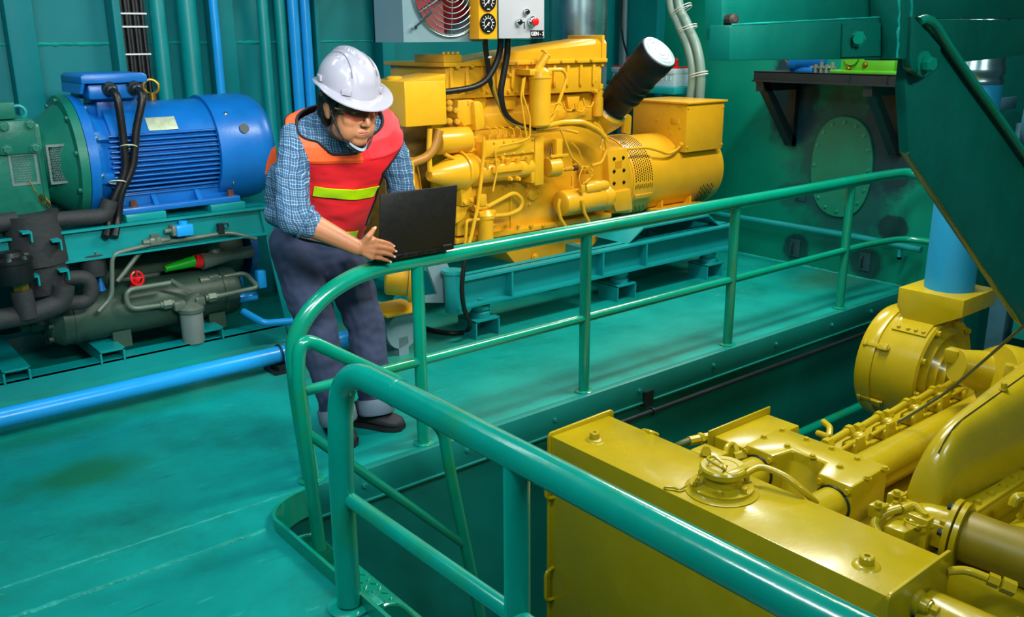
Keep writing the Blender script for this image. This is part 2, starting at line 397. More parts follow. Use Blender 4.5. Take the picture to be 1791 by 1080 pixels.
for y in (2.66, 2.13):
    s0 = V((EX+.02, y, -.03)); w = .20
    o = [s0+V((0,0,.0)), s0+V((.10,0,.0)), s0+V((.10,0,0))+d*1.78, s0+V((.0,0,0))+d*1.78+V((-.08,0,-.1)), s0+V((-.0,0,-.28))]
    m = MB().prism(o, (0,.012,0)); m.tube(fillet([s0+V((.0,.006,.004)), s0+V((.10,.006,.004)), s0+V((.10,.006,0))+d*1.78], .05), .008, 8)
    sg = m.build('stringer', M['rail'], st)
    bolts(sg, [(s0+V((.07,0,-.075)), (0,-1,0)), (s0+V((.13,0,-.19)), (0,-1,0))], .014, .016, M['rail'])
for k in range(7):
    z = -.17-.2*k; x = EX+.05+(.0+.2*k)/math.tan(sl)
    m = MB().bx((x-.04, 2.145, z-.006), (x+.20, 2.66, z)); m.bx((x+.19, 2.145, z-.035), (x+.2, 2.66, z))
    for i in range(7):
        for j in range(14):
            a = PI/4 if (i+j) % 2 else -PI/4
            m.box((x-.02+i*.033, 2.17+j*.036, z+.0015), (.022, .006, .004), 0, Matrix.Rotation(a, 3, 'Z'))
    m.build('tread', M['rail'], st, smooth=False)
# ================================================================ left: chiller skid with motor, compressor and vessels
SY = 4.647                                                     # front plane of the skid
ub = at(300, 433, y=SY).z; ut = at(300, 380, y=SY).z
xr0 = at(455, 400, y=SY).x; xr1 = at(520, 600, y=SY).x
sk = thing('steel_skid', 'long teal steel frame carrying the blue motor and the dark vessels', 'frame', (1.2, 5.0, 0))
m = MB().bx((-.3, SY, ub), (xr0+.03, SY+.012, ut)); m.bx((-.3, SY-.03, ut-.012), (xr0+.06, SY+.14, ut)); m.bx((-.3, SY-.03, ub), (xr0+.03, SY+.06, ub+.01))
m.bx((-.3, SY+.72, ub), (xr0+.03, SY+.73, ut)); m.bx((-.3, SY+.66, ut-.012), (xr0+.06, SY+.78, ut))
m.build('upper_beam', M['teal'], sk)
m = MB().bx((-.4, SY-.005, 0), (xr1+.02, SY+.01, .09)); m.bx((-.4, SY-.005, .08), (xr1+.02, SY+.10, .092)); m.bx((-.4, SY+.7, 0), (xr1+.02, SY+.8, .09))
m.build('lower_beam', M['teal'], sk)
m = MB().prism([(xr0, SY-.012, ut-.012), (xr0+.05, SY-.012, ut-.012), (xr1+.02, SY-.012, 0), (xr1-.05, SY-.012, 0)], (0,.014,0))
m.prism([(xr0+.05, SY-.012, ut-.012), (xr0+.062, SY-.012, ut-.012), (xr1+.032, SY-.012, 0), (xr1+.02, SY-.012, 0)], (0,.1,0))
m.build('corner_post', M['teal'], sk)
MB().bx((xr0-.02, SY+.7, 0), (xr0+.06, SY+.78, ut)).build('corner_post', M['teal'], sk)
for px0, px1, py in ((218, 288, 384), (365, 425, 360)):
    a = at(px0, py, y=SY+.03); b = at(px1, py-5, y=SY+.03)
    MB().bx((a.x, SY-.0, ut), (b.x, SY+.66, ut+.035), .003).build('motor_pad', M['teal'], sk)
for px, py in ((30, 665), (198, 640), (372, 605)):
    a = at(px, py, y=SY+.01)
    m = MB().bx((a.x-.06, SY-.01, .135), (a.x+.06, SY+.72, .147)); m.bx((a.x-.06, SY-.01, .08), (a.x-.05, SY+.72, .14)); m.bx((a.x+.05, SY-.01, .08), (a.x+.06, SY+.72, .14))
    m.build('saddle_channel', M['teal'], sk)
# ---- electric motor, axis along x
MY, MZ, MR = 4.92, 1.06, .272
fx = at(95, 170, y=MY).x+.02; fx = 1.215
mo = thing('electric_motor', 'large blue finned electric motor mounted on top of the teal frame', 'motor', (1.6, MY, ut+.035))
c0 = V((fx+.05, MY, MZ))
MB().lathe([(0,0), (MR*.83,0), (MR*.83,.62), (0,.62)], c0, X3, 40).build('stator_housing', M['blue'], mo)
x0, x1 = fx+.09, 1.86
# smooth upper casing
m = MB(); rings = []
for x in (x0+.04, x1):
    ring = [(x, MY+MR*.97*math.cos(a), MZ+MR*.97*math.sin(a)) for a in [math.radians(28+124*k/20) for k in range(21)]]
    ring += [(x, MY+MR*.7*math.cos(a), MZ+MR*.7*math.sin(a)) for a in [math.radians(152-124*k/20) for k in range(21)]]
    rings.append(ring)
m.loft(rings); top = m.build('top_casing', M['blue'], mo)
for k in range(13):
    z = MZ+.118-.0245*k
    w = math.sqrt(max(.01, (MR*.97)**2-(z-MZ)**2))
    MB().bx((x0+.02+.004*(k % 2), MY-w, z-.004), (x1, MY+w, z+.004), .002).build('cooling_fin', M['blue'], mo)
# drive end shield with ribs
m = MB().lathe([(0,0), (MR*1.13,0), (MR*1.13,.045), (MR*.98,.05), (MR*.86,.10), (MR*.86,.13), (0,.13)], (fx, MY, MZ), X3, 48)
for a in range(8):
    t = a*PI/4+.3
    m.box((fx+.08, MY+math.cos(t)*MR*.92, MZ+math.sin(t)*MR*.92), (.07, .05, .05), .008, Matrix.Rotation(t, 3, 'X'))
ds = m.build('drive_end_shield', M['blue'], mo)
bolts(ds, ring_spots((fx+.046, MY, MZ), X3, MR*1.05, 10, .2), .012, .014, M['steel'])
# fan cowl, a slightly larger smooth drum with a rounded end
cx0 = at(352, 168, y=MY).x-.03
m = MB().lathe([(MR*.9,-.0), (MR*1.03,0), (MR*1.035,.02), (MR*1.035,.22), (MR*1.0,.27), (MR*.90,.31), (MR*.76,.325), (0,.33)], (cx0, MY, MZ), X3, 56)
cw = m.build('fan_cowl', M['blue'], mo)
def onc(ang, x, r): return V((x, MY-math.cos(ang)*r, MZ+math.sin(ang)*r)), V((0, -math.cos(ang), math.sin(ang)))
p, n = onc(.42, cx0+.14, MR*1.035); MB().cyl(p, p+n*.006, .026, n=24).build('plug', M['darksteel'], cw)
for ang, x in ((.75, cx0+.07), (-.62, cx0+.07)):
    p, n = onc(ang, x, MR*1.03); bolts(cw, [(p, n)], .008, .01, M['steel'], 'screw')
# name plate on the casing
p, n = onc(.66, at(280, 202, y=MY-.2).x, MR*.975)
u = X3; w = n.cross(u)
MB().box(p, (.145, .075, .003), .001, Matrix((u, w, n)).transposed()).build('name_plate', M['white'] if False else mat('tin_plate', 'b9c4a8', .4, metal=.3, var=.15, vscale=40), mo)
# feet
fa, fb = at(220, 392, y=SY+.05), at(398, 350, y=SY+.05)
m = MB().bx((fa.x-.02, SY+.02, ut+.035), (fb.x+.06, SY+.10, ut+.065), .006); m.bx((fa.x, SY+.09, ut+.06), (fb.x+.02, SY+.13, MZ-.15), .006)
for t in (.30, .72):
    x = fa.x+(fb.x-fa.x)*t
    m.prism([(x-.012, SY+.03, ut+.06), (x-.012, SY+.14, ut+.06), (x-.012, SY+.14, MZ-.12)], (.024, 0, 0))
ft = m.build('foot', M['blue'], mo)
m = MB().bx((fa.x-.02, SY+.46, ut+.035), (fb.x+.06, SY+.56, ut+.065), .006); m.bx((fa.x, SY+.42, ut+.06), (fb.x+.02, SY+.46, MZ-.15), .006); m.build('foot', M['blue'], mo)
bolts(ft, [((fa.x+.05, SY+.055, ut+.065), Z3), ((fb.x+.02, SY+.055, ut+.065), Z3)], .017, .03, M['rust'])
# terminal box
ty = MY-.10
ja, jb = at(148, 172, y=ty-.1), at(256, 172, y=ty-.1)
zt = at(200, 128, y=ty-.1).z; zb = ja.z
m = MB().bx((ja.x+.02, ty-.10, zb-.01), (jb.x-.01, ty+.22, zt-.05), .012); m.bx((ja.x+.07, ty-.02, MZ+.2), (jb.x-.02, ty+.2, zb), .01)
tb = m.build('terminal_box', M['blue'], mo)
m = MB().prism([(ja.x-.01, ty-.115, zt-.045), (jb.x+.01, ty-.115, zt-.045), (jb.x+.01, ty-.115, zt-.012), (jb.x-.01, ty-.115, zt), (ja.x+.01, ty-.115, zt), (ja.x-.01, ty-.115, zt-.012)], (0, .35, 0), .004)
m.prism([(ja.x-.01, ty-.115, zt-.045), (ja.x-.02, ty-.10, zt-.09), (ja.x-.02, ty+.2, zt-.09), (ja.x-.01, ty+.235, zt-.045)], (.015,0,0))
m.build('lid', M['blue'], tb)
g = [at(190, 154, y=ty-.10), at(233, 152, y=ty-.10)]
for q in g: MB().lathe([(0,0), (.034,0), (.034,.03), (.026,.032), (.026,.055), (.019,.06), (0,.06)], q, (0,-1,-.25), 12).build('cable_gland', M['darksteel'], tb)
e = at(262, 155, y=MY); MB().torus((e.x, MY-.02, MZ+MR+.06), (.3,1,0), .036, .009, 24, 8).cyl((e.x, MY-.02, MZ+MR-.01), (e.x, MY-.02, MZ+MR+.03), .02).build('lifting_eye', M['brass'], mo)
# two black power cables drooping from the glands behind the frame
for k, q in enumerate(g):
    ends = [(215, 240), (218, 300), (198, 352), (190, 392)] if k == 0 else [(238, 230), (232, 290), (212, 340), (206, 385)]
    pts = [q+V((0,-.05,-.012)), q+V((.004,-.10,-.05))]+[at(a, b, y=SY+.0-.02+.03*j*.3) for j, (a, b) in enumerate(ends)]
    pts.append(at(ends[-1][0]-6, 415, y=SY-.04))
    o = MB().tube(catmull(pts, 8), .019, 12).build('power_cable', M['black'])
    tag(o, 'black power cable from the %s gland of the blue motor terminal box' % ('left' if k == 0 else 'right'), 'cable', 'motor power cables')
for py in ((257, 319)):
    q = at(225 if py == 257 else 205, py, y=SY-.02)
    o = MB().torus(q, (.15,.35,1), .037, .003, 24, 5).build('cable_tie', mat('cream_tie', 'c9cfa8', .5)); tag(o, 'pale tie round the two motor cables, %s one' % ('upper' if py == 257 else 'lower'), 'cable tie')
# ---- bell housing and compressor
cp = thing('compressor', 'green compressor with bolted cover left of the blue motor', 'compressor', (.9, MY, ut))
m = MB().lathe([(0,0), (MR*1.13,0), (MR*1.13,-.04), (MR*.98,-.045), (MR*.72,-.14), (MR*.60,-.19), (MR*.60,-.30), (MR*.82,-.31), (MR*.82,-.345), (0,-.345)], (fx-.003, MY, MZ), X3, 48)
bh = m.build('bell_housing', M['green'], cp)
bolts(bh, ring_spots((fx-.043, MY, MZ), (-1,0,0), MR*1.05, 10, .2), .012, .014, M['green'])
mesh = mat('perforated_guard', '8a9a98', .35, metal=.7, var=.1)
def guard(px0, py0, px1, py1, yy, name='guard'):
    a, b = at(px0, py0, y=yy), at(px1, py1, y=yy)
    m = MB(); dx = .0125; nx = int((b.x-a.x)/dx); nz = int((a.z-b.z)/(dx*.87))
    for j in range(nz):
        for i in range(nx):
            c = V((a.x+(i+.5+(.5 if j % 2 else 0))*dx, yy, b.z+(j+.5)*dx*.87))
            m.tube([c+V((math.cos(t), 0, math.sin(t)))*.0052 for t in [PI/3*k+PI/6 for k in range(6)]], .0013, 4, closed=True)
    m.bx((a.x-.01, yy-.002, b.z-.012), (b.x+.02, yy+.002, b.z)); m.bx((a.x-.01, yy-.002, a.z), (b.x+.02, yy+.002, a.z+.012))
    m.bx((a.x-.01, yy-.002, b.z), (a.x, yy+.002, a.z)); m.bx((b.x+.008, yy-.002, b.z), (b.x+.02, yy+.002, a.z))
    g_ = m.build(name, mesh, cp)
    MB().bx((a.x, yy+.03, b.z), (b.x, yy+.035, a.z)).build('guard_backing', M['blackm'], g_)
guard(84, 258, 140, 314, MY-.22)
guard(18, 274, 62, 318, MY-.24)
a, b = at(2, 212, y=MY-.25), at(62, 268, y=MY-.25)
m = MB().bx((a.x-.35, MY-.24, MZ-.3), (b.x+.02, MY+.24, a.z+.01), .03); m.bx((a.x-.03, MY-.26, b.z), (b.x+.01, MY-.2, a.z), .008)
m.bx((b.x-.02, MY-.2, MZ-.22), (b.x+.05, MY+.2, MZ+.2), .02)
cb = m.build('gear_case', M['green'], cp)
bolts(cb, [(at(px, py, y=MY-.26), (0,-1,0)) for px, py in ((6,222), (52,218), (12,262), (62,259))], .018, .014, M['green'])
m = MB().bx((a.x-.3, MY-.25, a.z+.005), (at(22,190,y=MY-.2).x, MY-.05, at(10,178,y=MY-.2).z), .008); m.build('upper_block', M['green'], cp)
q = at(32, 197, y=MY-.2); MB().torus(q, (.2,1,0), .030, .0085, 24, 8).build('shackle', M['teal'], cp)
m = MB().lathe([(0,0), (.22,0), (.26,.05), (.26,.3), (0,.3)], (a.x-.3, MY, MZ-.05), (-1,0,0), 32); m.build('screw_casing', M['green'], cp)
m = MB().tube(fillet([at(50, 315, y=MY-.28), at(64, 338, y=MY-.29), at(70, 352, y=MY-.29)], .01), .003, 6)
for k in range(3): m.torus(at(76+3*k, 350+3*k, y=MY-.29), (1,.3,.2), .026, .003, 20, 5)
tag(m.build('wire_coil', M['brass']), 'small coil of brass wire hanging under the green compressor', 'wire')
# ---- insulated black valve block and pipes at the far left
iv = thing('insulated_valve', 'tall valve body wrapped in cracked black foam at far left', 'valve', (.75, SY-.05, .35))
yv = SY-.06
cc = [at(62, 376, y=yv), at(70, 465, y=yv)]
m = MB().tube([at(60, 378, y=yv)+V((0,0.10,0)), at(78, 466, y=yv)+V((0,.10,0))], [.125,.128], 28); m.build('upper_sleeve', M['insul'], iv)
m = MB().tube([at(80, 468, y=yv)+V((0,.10,0)), at(92, 515, y=yv)+V((0,.10,0))], [.117,.112], 28); m.build('lower_sleeve', M['insul'], iv)
for px, py in ((45,408), (97,422), (58,484), (110,474)):
    q = at(px, py, y=yv-.04)
    m = MB().bx((q.x-.02, yv-.07, q.z), (q.x+.02, yv-.0, q.z+.008)); m.bx((q.x+.012, yv-.07, q.z-.04), (q.x+.02, yv-.0, q.z)); m.build('clamp_clip', M['teal'], iv)
def pipe(name, label, pix, yy, r, m_, fr=.05, cat='pipe', n=12, group=None, dy=None):
    pts = [at(px, py, y=(yy if dy is None else yy+dy[i])) for i, (px, py) in enumerate(pix)]
    o = MB().tube(fillet(pts, fr, 8) if fr else pts, r, n).build(name, m_); return tag(o, label, cat, group)
pipe('insulated_pipe', 'black foam covered pipe running from the valve top to an elbow under the motor', [(95, 385), (185, 378), (192, 350)], SY-.0, .038, M['insul'], .06)
pipe('insulated_pipe', 'thick black foam covered pipe leaving the picture at left, above the vessel end', [(-330, 620), (60, 548), (108, 530), (112, 500)], SY-.10, .048, M['insul'], .08)
pipe('insulated_pipe', 'black foam covered hairpin bend right of the lower valve sleeve', [(110, 488), (158, 484), (160, 528), (100, 532)], SY-.02, .036, M['insul'], .06)
pipe('insulated_pipe', 'black foam covered pipe entering at far left beside the valve top', [(-330, 440), (30, 386)], SY-.0, .042, M['insul'], 0)
pv = thing('pressure_gauge_valve', 'black capped valve with white bolts on top at the left picture edge', 'valve', (.62, SY-.12, .55))
q = at(20, 460, y=SY-.12)
MB().lathe([(0,-.09), (.075,-.09), (.082,-.08), (.082,.0), (.088,.004), (.088,.02), (.05,.03), (.045,.05), (0,.055)], q, Z3, 28).build('bonnet', M['black'], pv)
bolts(pv, [(q+V((.068*math.cos(t), .068*math.sin(t), .02)), Z3) for t in (.2,1.3,2.4,3.4,4.4,5.4)], .011, .014, M['chrome'])
MB().cyl(q+V((.02,0,-.13)), q+V((.02,0,-.09)), .036, n=6).build('brass_union', M['brass'], pv)
MB().tube([q+V((.02,0,-.13)), q+V((.03,0,-.26))], .046, 20).build('insulated_stem', M['insul'], pv)
sv = thing('expansion_valve', 'small black insulated canister with shiny bolts under the teal beam', 'valve', (1.2, SY, .5))
q = at(162, 462, y=SY+.04); MB().lathe([(0,-.055), (.058,-.055), (.06,-.05), (.06,.045), (.05,.05), (0,.05)], q, Z3, 24).build('body', M['insul'], sv)
bolts(sv, [(q+V((.04*math.cos(t), .04*math.sin(t), .05)), Z3) for t in (.2,1.8,3.4,5.0)], .009, .016, M['chrome'])
MB().lathe([(0,0), (.02,0), (.006,.07), (0,.07)], at(178, 508, y=SY+.03), Z3, 12).build('blue_tag', M['blue'], sv)
# ---- lower horizontal vessel
VY, VR = 4.86, .135
va, vb = at(85, 605, y=VY-.05), at(425, 540, y=VY-.05)
vz = .285
ve = thing('pressure_vessel', 'long horizontal grey green pressure vessel lying low in the teal frame', 'tank', (1.4, VY, .147))
m = MB().lathe([(0,.02), (.06,.0), (.10,.015), (VR-.008,.06), (VR,.07), (VR,va.x*0+ (vb.x-va.x)-.06), (VR-.01,(vb.x-va.x)-.03), (.08,(vb.x-va.x)), (0,(vb.x-va.x)+.005)], (va.x, VY, vz), X3, 48); vs_ = m.build('shell', M['dkgreen'], ve)
m = MB().lathe([(VR,.0), (VR+.004,.0), (VR+.004,.02), (VR,.02)], (va.x+.12, VY, vz), X3, 48); m.build('weld_band', M['dkgreen'], ve)
m = MB().lathe([(VR,.0), (VR+.004,.0), (VR+.004,.015), (VR,.015)], (vb.x-.12, VY, vz), X3, 48); m.build('weld_band', M['dkgreen'], ve)
m = MB().lathe([(0,-.10), (.034,-.10), (.034,-.06), (.042,-.06), (.042,.02), (0,.02)], (va.x-.0, VY, vz-.0), X3, 8); m.build('end_plug', M['dkgreen'], ve)
bolts(ve, ring_spots((va.x+.02, VY, vz), (-1,0,0), .105, 8), .013, .02, M['dkgreen'])
for px in (205, 372):
    x = at(px, 600, y=VY).x
    m = MB(); arc_ = [(x-.045, VY+(VR+.006)*math.sin(t), vz-(VR+.006)*math.cos(t)) for t in [-.9+1.8*k/12 for k in range(13)]]
    m.prism(arc_+[(p[0], p[1]*1.0, p[2]-.03 if False else vz-.02-(VR+.02)*1.0) for p in [arc_[-1], arc_[0]]], (.09,0,0)); m.build('saddle', M['dkgreen'], ve)
# ---- upper vessel behind
v2 = thing('pressure_vessel', 'dark grey vessel behind, just under the upper teal beam', 'tank', (1.7, 5.12, .45))
a, b = at(185, 470, y=5.0), at(440, 425, y=5.0)
MB().lathe([(0,0), (.14,.01), (.16,.05), (.16,b.x-a.x-.05), (.14,b.x-a.x), (0,b.x-a.x)], (a.x-.05, 5.14, (a.z+b.z)/2-.03), X3, 40).build('shell', M['dkgreen'], v2)
MB().lathe([(.05,0), (.185,0), (.185,.04), (.05,.04)], (b.x-.02, 5.14, (a.z+b.z)/2-.03), X3, 40).build('end_flange', M['blue'], v2)
MB().bx((a.x, 4.95, .36), (b.x-.2, 5.0, .42), .004).build('support_rail', M['dkgreen'], v2)
# green handled valve
gv = thing('relief_valve', 'grey valve with a bright green tapered cap pointing left', 'valve', (1.85, 4.8, .6))
a, b, c, d_ = at(290, 470, y=4.80), at(340, 457, y=4.80), at(352, 458, y=4.80), at(440, 440, y=4.82)
MB().cyl(a, b, .018, .031, 20).cyl(a, a+(a-b)*.04, .021, n=16).build('green_cap', mat('green_plastic', '0aa818', .3, var=.05), gv)
MB().cyl(b, c, .036, n=20).build('red_collar', M['red'], gv)
m = MB().tube([c, c.lerp(d_, .3), c.lerp(d_, .6), d_], [.046,.036,.028,.036], 16); m.cyl(c.lerp(d_, .3), c.lerp(d_, .3)+V((0,.05,.08)), .03, .036, 16); m.build('body', M['dullgrey'], gv)
# grey filter with looping pipes
fl = thing('filter', 'grey filter canister with pipe loops in front of the vessel', 'filter', (1.68, 4.68, .2))
fy = 4.68
a, b = at(338, 602, y=fy), at(334, 545, y=fy)
ax = Z3
zt_ = b.z; zb_ = a.z+.01
MB().lathe([(0,0), (.052,0), (.057,.008), (.059,zt_-zb_), (0,zt_-zb_)], (b.x, fy, zb_), Z3, 32).build('bowl', mat('grey_bowl', '7c8684', .45, var=.1), fl)
m = MB().lathe([(0,0), (.066,0), (.068,.004), (.068,.022), (.064,.026), (.05,.035), (.03,.05), (0,.055)], (b.x, fy, zt_), Z3, 32)
m.box((b.x-.06, fy, zt_+.045), (.06,.06,.05), .008).box((b.x+.05, fy, zt_+.05), (.05,.05,.045), .008)
m.prism(fillet([(b.x-.06, fy-.012, zt_+.02), (b.x+.04, fy-.012, zt_+.10), (b.x+.055, fy-.012, zt_+.085), (b.x-.03, fy-.012, zt_+.01)], .01), (0,.024,0))
m.build('head', M['dullgrey'], fl)
for s, px in ((-1, 292), (1, 370)):
    q = at(px, 532 if s < 0 else 520, y=fy); MB().cyl(q-X3*.02, q+X3*.02, .026, n=6).cyl(q-X3*.035, q+X3*.035, .019, n=12).build('union_nut', M['dullgrey'], fl)
MB().tube(fillet([at(px, py, y=fy) for px, py in ((290,533), (225,542), (218,508), (298,495))], .06, 8), .013, 12).build('inlet_pipe', M['dullgrey'], fl)
MB().tube(fillet([at(370, 521, y=fy), at(452, 503, y=fy-.02), at(428, 478, y=fy+.1), at(350, 492, y=fy+.1)], .035, 8), .014, 12).build('outlet_pipe', M['dullgrey'], fl)
a = at(298, 492, y=fy+.02); MB().prism([a, a+V((.09,-.0,-.085)), a+V((.11,-.0,-.07)), a+V((.01,0,.012))], (0,.006,0)).build('bracket', M['dullgrey'], fl)
m = MB(); q = at(355, 492, y=fy+.1); m.cyl(q-X3*.02, q+X3*.03, .026, n=12); q = at(372, 488, y=fy+.1); m.box(q, (.06,.05,.05), .01); m.cyl(q-Z3*.06, q, .024, n=12); m.build('tee', M['dullgrey'], fl)
# solenoid valve line under the beam
so = thing('solenoid_valve', 'small bright blue solenoid coil on the pipe under the upper beam', 'valve', (1.6, SY-.03, .74))
q = at(320, 402, y=SY-.04)
m = MB().box(q, (.085, .07, .055), .006); m.cyl(q, q+V((.005,0,.045)), .022, n=16); m.build('coil', M['pvc'], so)
q2 = at(302, 403, y=SY-.04); MB().box(q2, (.02,.06,.05), .003).cyl(q2-X3*.04, q2, .012, n=10).build('connector', M['dullgrey'], so)
pipe('refrigerant_pipe', 'thin dark pipe line running under the upper beam past the blue coil', [(172, 545), (196, 520), (196, 445), (262, 428), (330, 418), (400, 407), (448, 418)], SY-.02, .011, M['dullgrey'], .04)
pipe('refrigerant_pipe', 'short dark pipe slanting down from the line, left of the green cap', [(252, 432), (215, 480), (205, 492)], SY+.02, .012, M['dullgrey'], .02)
q = at(271, 422, y=SY-.02)
tag(MB().box(q, (.06,.04,.04), .008).cyl(q, q+Z3*.035, .022, n=6).cyl(q-X3*.06, q+X3*.07, .016, n=10).build('pipe_fitting', M['dullgrey']), 'grey pipe fitting on the thin line below the beam, left of the blue coil', 'fitting')
q = at(386, 406, y=SY-.02)
tag(MB().cyl(q, q+Z3*.045, .018, n=10).box(q, (.035,.03,.02), .004).torus(q+V((.03,.0,.03)), Y3, .014, .004, 16, 6).build('pipe_clamp', M['darksteel']), 'dark pipe clamp with loop on the thin line near the frame corner', 'clamp')
# red wheel valve
rv = thing('wheel_valve', 'small red hand wheel valve behind the grey pipe loop', 'valve', (1.5, SY, .5))
q = at(240, 487, y=SY+.05)
MB().torus(q, (.3,-1,.3), .034, .006, 24, 6).tube([q-X3*.03, q+X3*.03], .004, 6).tube([q-Z3*.03, q+Z3*.04], .004, 6).build('hand_wheel', M['red'], rv)
MB().cyl(q, q+V((-.02,.03,-.06)), .018, n=12).build('stem', M['red'], rv)
# small blue pipe elbow, blue bits at the frame corner
pipe('blue_pipe', 'small bright blue pipe with elbow coming out by the right frame post', [(425, 545), (462, 566), (516, 562)], SY-.05, .020, M['pvc'], .03, dy=[.12, -.02, -.06])
pipe('blue_pipe', 'short blue stub pipe at the right end of the grey vessel', [(418, 522), (448, 518)], SY+.1, .026, M['pvc'], 0)
tag(MB().box(at(456, 488, y=SY+.06), (.05,.05,.10), .008).build('junction_box', M['pvc']), 'small blue box inside the frame corner post', 'box')
bl = at(470, 440, y=SY-.015)
# big blue drain pipe on the floor
BR = .043
a, b = at(0, 734, y=4.2), at(500, 616, y=4.2)
bp = thing('blue_pipe', 'long bright blue water pipe lying along the floor in front of the frame', 'pipe', (1.2, 4.2, 0))
zc = (a.z+b.z)/2
MB().tube([(-.6, 4.2, zc), (2.6, 4.2, zc)], BR, 28).build('pipe_run', M['pvc'], bp)
x = at(488, 615, y=4.2).x
MB().tube([(x+.03, 4.2, zc), (2.62, 4.2, zc)], BR+.004, 28).build('socket', M['pvc'], bp)
m = MB().torus((x, 4.2, zc), X3, BR+.006, .005, 28, 6).bx((x-.03, 4.15, .0), (x+.05, 4.25, zc-BR-.004)).bx((x-.06, 4.13, 0), (x+.08, 4.27, .012)); m.build('pipe_clamp', M['darksteel'], bp)
# ================================================================ pipes and cables on the back wall
def vpipe(px, py, r, mt, label, name='wall_pipe', yy=WY-.12, z0=0.0, group=None):
    a = at(px, py, y=yy); o = MB().tube([(a.x, yy, z0), (a.x, yy, 4.1)], r, 18).build(name, mt); return tag(o, label, 'pipe', group)
vpipe(276, 30, .044, M['teal'], 'teal vertical wall pipe right of the black cable bundle')
vpipe(328, 30, .056, M['teal'], 'thick teal vertical wall pipe left of the slim blue pipe above the motor')
vpipe(375, 30, .026, M['pvc'], 'slim bright blue vertical pipe behind the motor fan cover', 'blue_pipe', WY-.2)
vpipe(460, 30, .034, M['teal'], 'teal vertical wall pipe with peeling patch between motor and worker')
vpipe(490, 30, .034, M['teal'], 'dim teal wall pipe directly left of the paired blue pipes', 'wall_pipe', WY-.08)
vpipe(513, 30, .034, M['pvc'], 'left of the two paired blue vertical pipes behind the worker', 'blue_pipe')
vpipe(534, 30, .032, M['pvc'], 'right of the two paired blue vertical pipes behind the worker', 'blue_pipe')
cb_ = thing('cable_bundle', 'bundle of black cables tied with white bands up the back wall', 'cable', (at(236, 60, y=WY-.1).x, WY-.1, .9))
a = at(234, 60, y=WY-.1)
for k in range(6): MB().tube([(a.x-.055+.022*k, WY-.1-.012*(k % 2), 1.0), (a.x-.055+.022*k, WY-.1-.012*(k % 2), 4.0)], .012, 10).build('cable', M['black'], cb_)
for py in (24, 47, 95):
    q = at(234, py, y=WY-.1); MB().box((a.x, WY-.1, q.z), (.155, .05, .010), .003).build('tie', M['whitet'], cb_)
MB().bx((a.x-.085, WY-.07, .9), (a.x-.075, WY-.02, 4.0)).build('cable_tray_edge', M['teal'], cb_)
# ================================================================ yellow diesel generator set on its blue teal frame
YM = M['yellow']
GB = 3.965                                                    # front plane of the base frame
gs = thing('diesel_generator', 'bright yellow diesel generator set on a blue teal base frame behind the guard rail', 'generator', (4.0, 4.5, 0))
def G(px, py, y): return at(px, py, y=y)
def gb(name, m, parent=None, mt=None, **k): return m.build(name, mt or YM, parent or gs, **k)
# ---- base frame
bt, bb = G(1018, 445, GB).z, G(1018, 493, GB).z
xl, xr = G(795, 500, GB).x, G(1281, 420, GB).x
m = MB().bx((xl, GB+.04, bb), (xr, GB+.052, bt)); m.bx((xl, GB-.02, bt-.012), (xr, GB+.10, bt)); m.bx((xl, GB-.02, bb), (xr, GB+.10, bb+.012))
fr = gb('base_frame', m, None, M['skid'])
m = MB().bx((xl, 5.0, bb), (xr, 5.012, bt)); m.bx((xl, 4.94, bt-.012), (xr, 5.06, bt)); gb('rear_beam', m, fr, M['skid'])
for x in (xl+.02, xl+1.1, xr-.03): gb('cross_member', MB().bx((x, GB+.05, bb+.01), (x+.06, 5.0, bt-.01)), fr, M['skid'])
for px in (893, 1052, 1127):
    q = G(px, 470, GB); gb('stiffener', MB().bx((q.x-.006, GB-.018, bb+.01), (q.x+.006, GB+.045, bt-.01)), fr, M['skid'])
a, b, c, d_ = G(1092, 428, GB+.05), G(1140, 392, GB+.05), G(1232, 388, GB+.05), G(1252, 408, GB+.05)
zt = bt+.09
m = MB().prism([(a.x, GB+.02, bt), (a.x+.14, GB+.02, zt), (d_.x-.12, GB+.02, zt), (d_.x, GB+.02, bt), (d_.x-.012, GB+.02, bt), (d_.x-.125, GB+.02, zt-.012), (a.x+.145, GB+.02, zt-.012), (a.x+.012, GB+.02, bt)], (0, .9, 0))
gb('alternator_cradle', m, fr, M['skid'])
m = MB().tube([G(792, 475, GB+.03), G(795, 545, GB+.03)], .05, 20); m.cyl(G(792, 478, GB+.03), G(792, 474, GB+.03)+V((0,0,.005)), .062, n=20); gb('corner_leg', m, fr, M['skid'])
m = MB().prism([G(742, 452, GB+.1), G(778, 452, GB+.1), G(796, 490, GB+.1), G(796, 530, GB+.1), G(735, 530, GB+.1), G(735, 520, GB+.1), G(765, 515, GB+.1)], (0,.02,0))
gb('end_bracket', m, fr, M['grey'])
m = MB().prism([G(700, 510, GB+.3), G(735, 520, GB+.1), G(735, 530, GB+.1), G(715, 536, GB+.15), G(690, 525, GB+.3)], (0,.02,.0)); gb('gusset', m, fr, M['skid'])
mounts = []
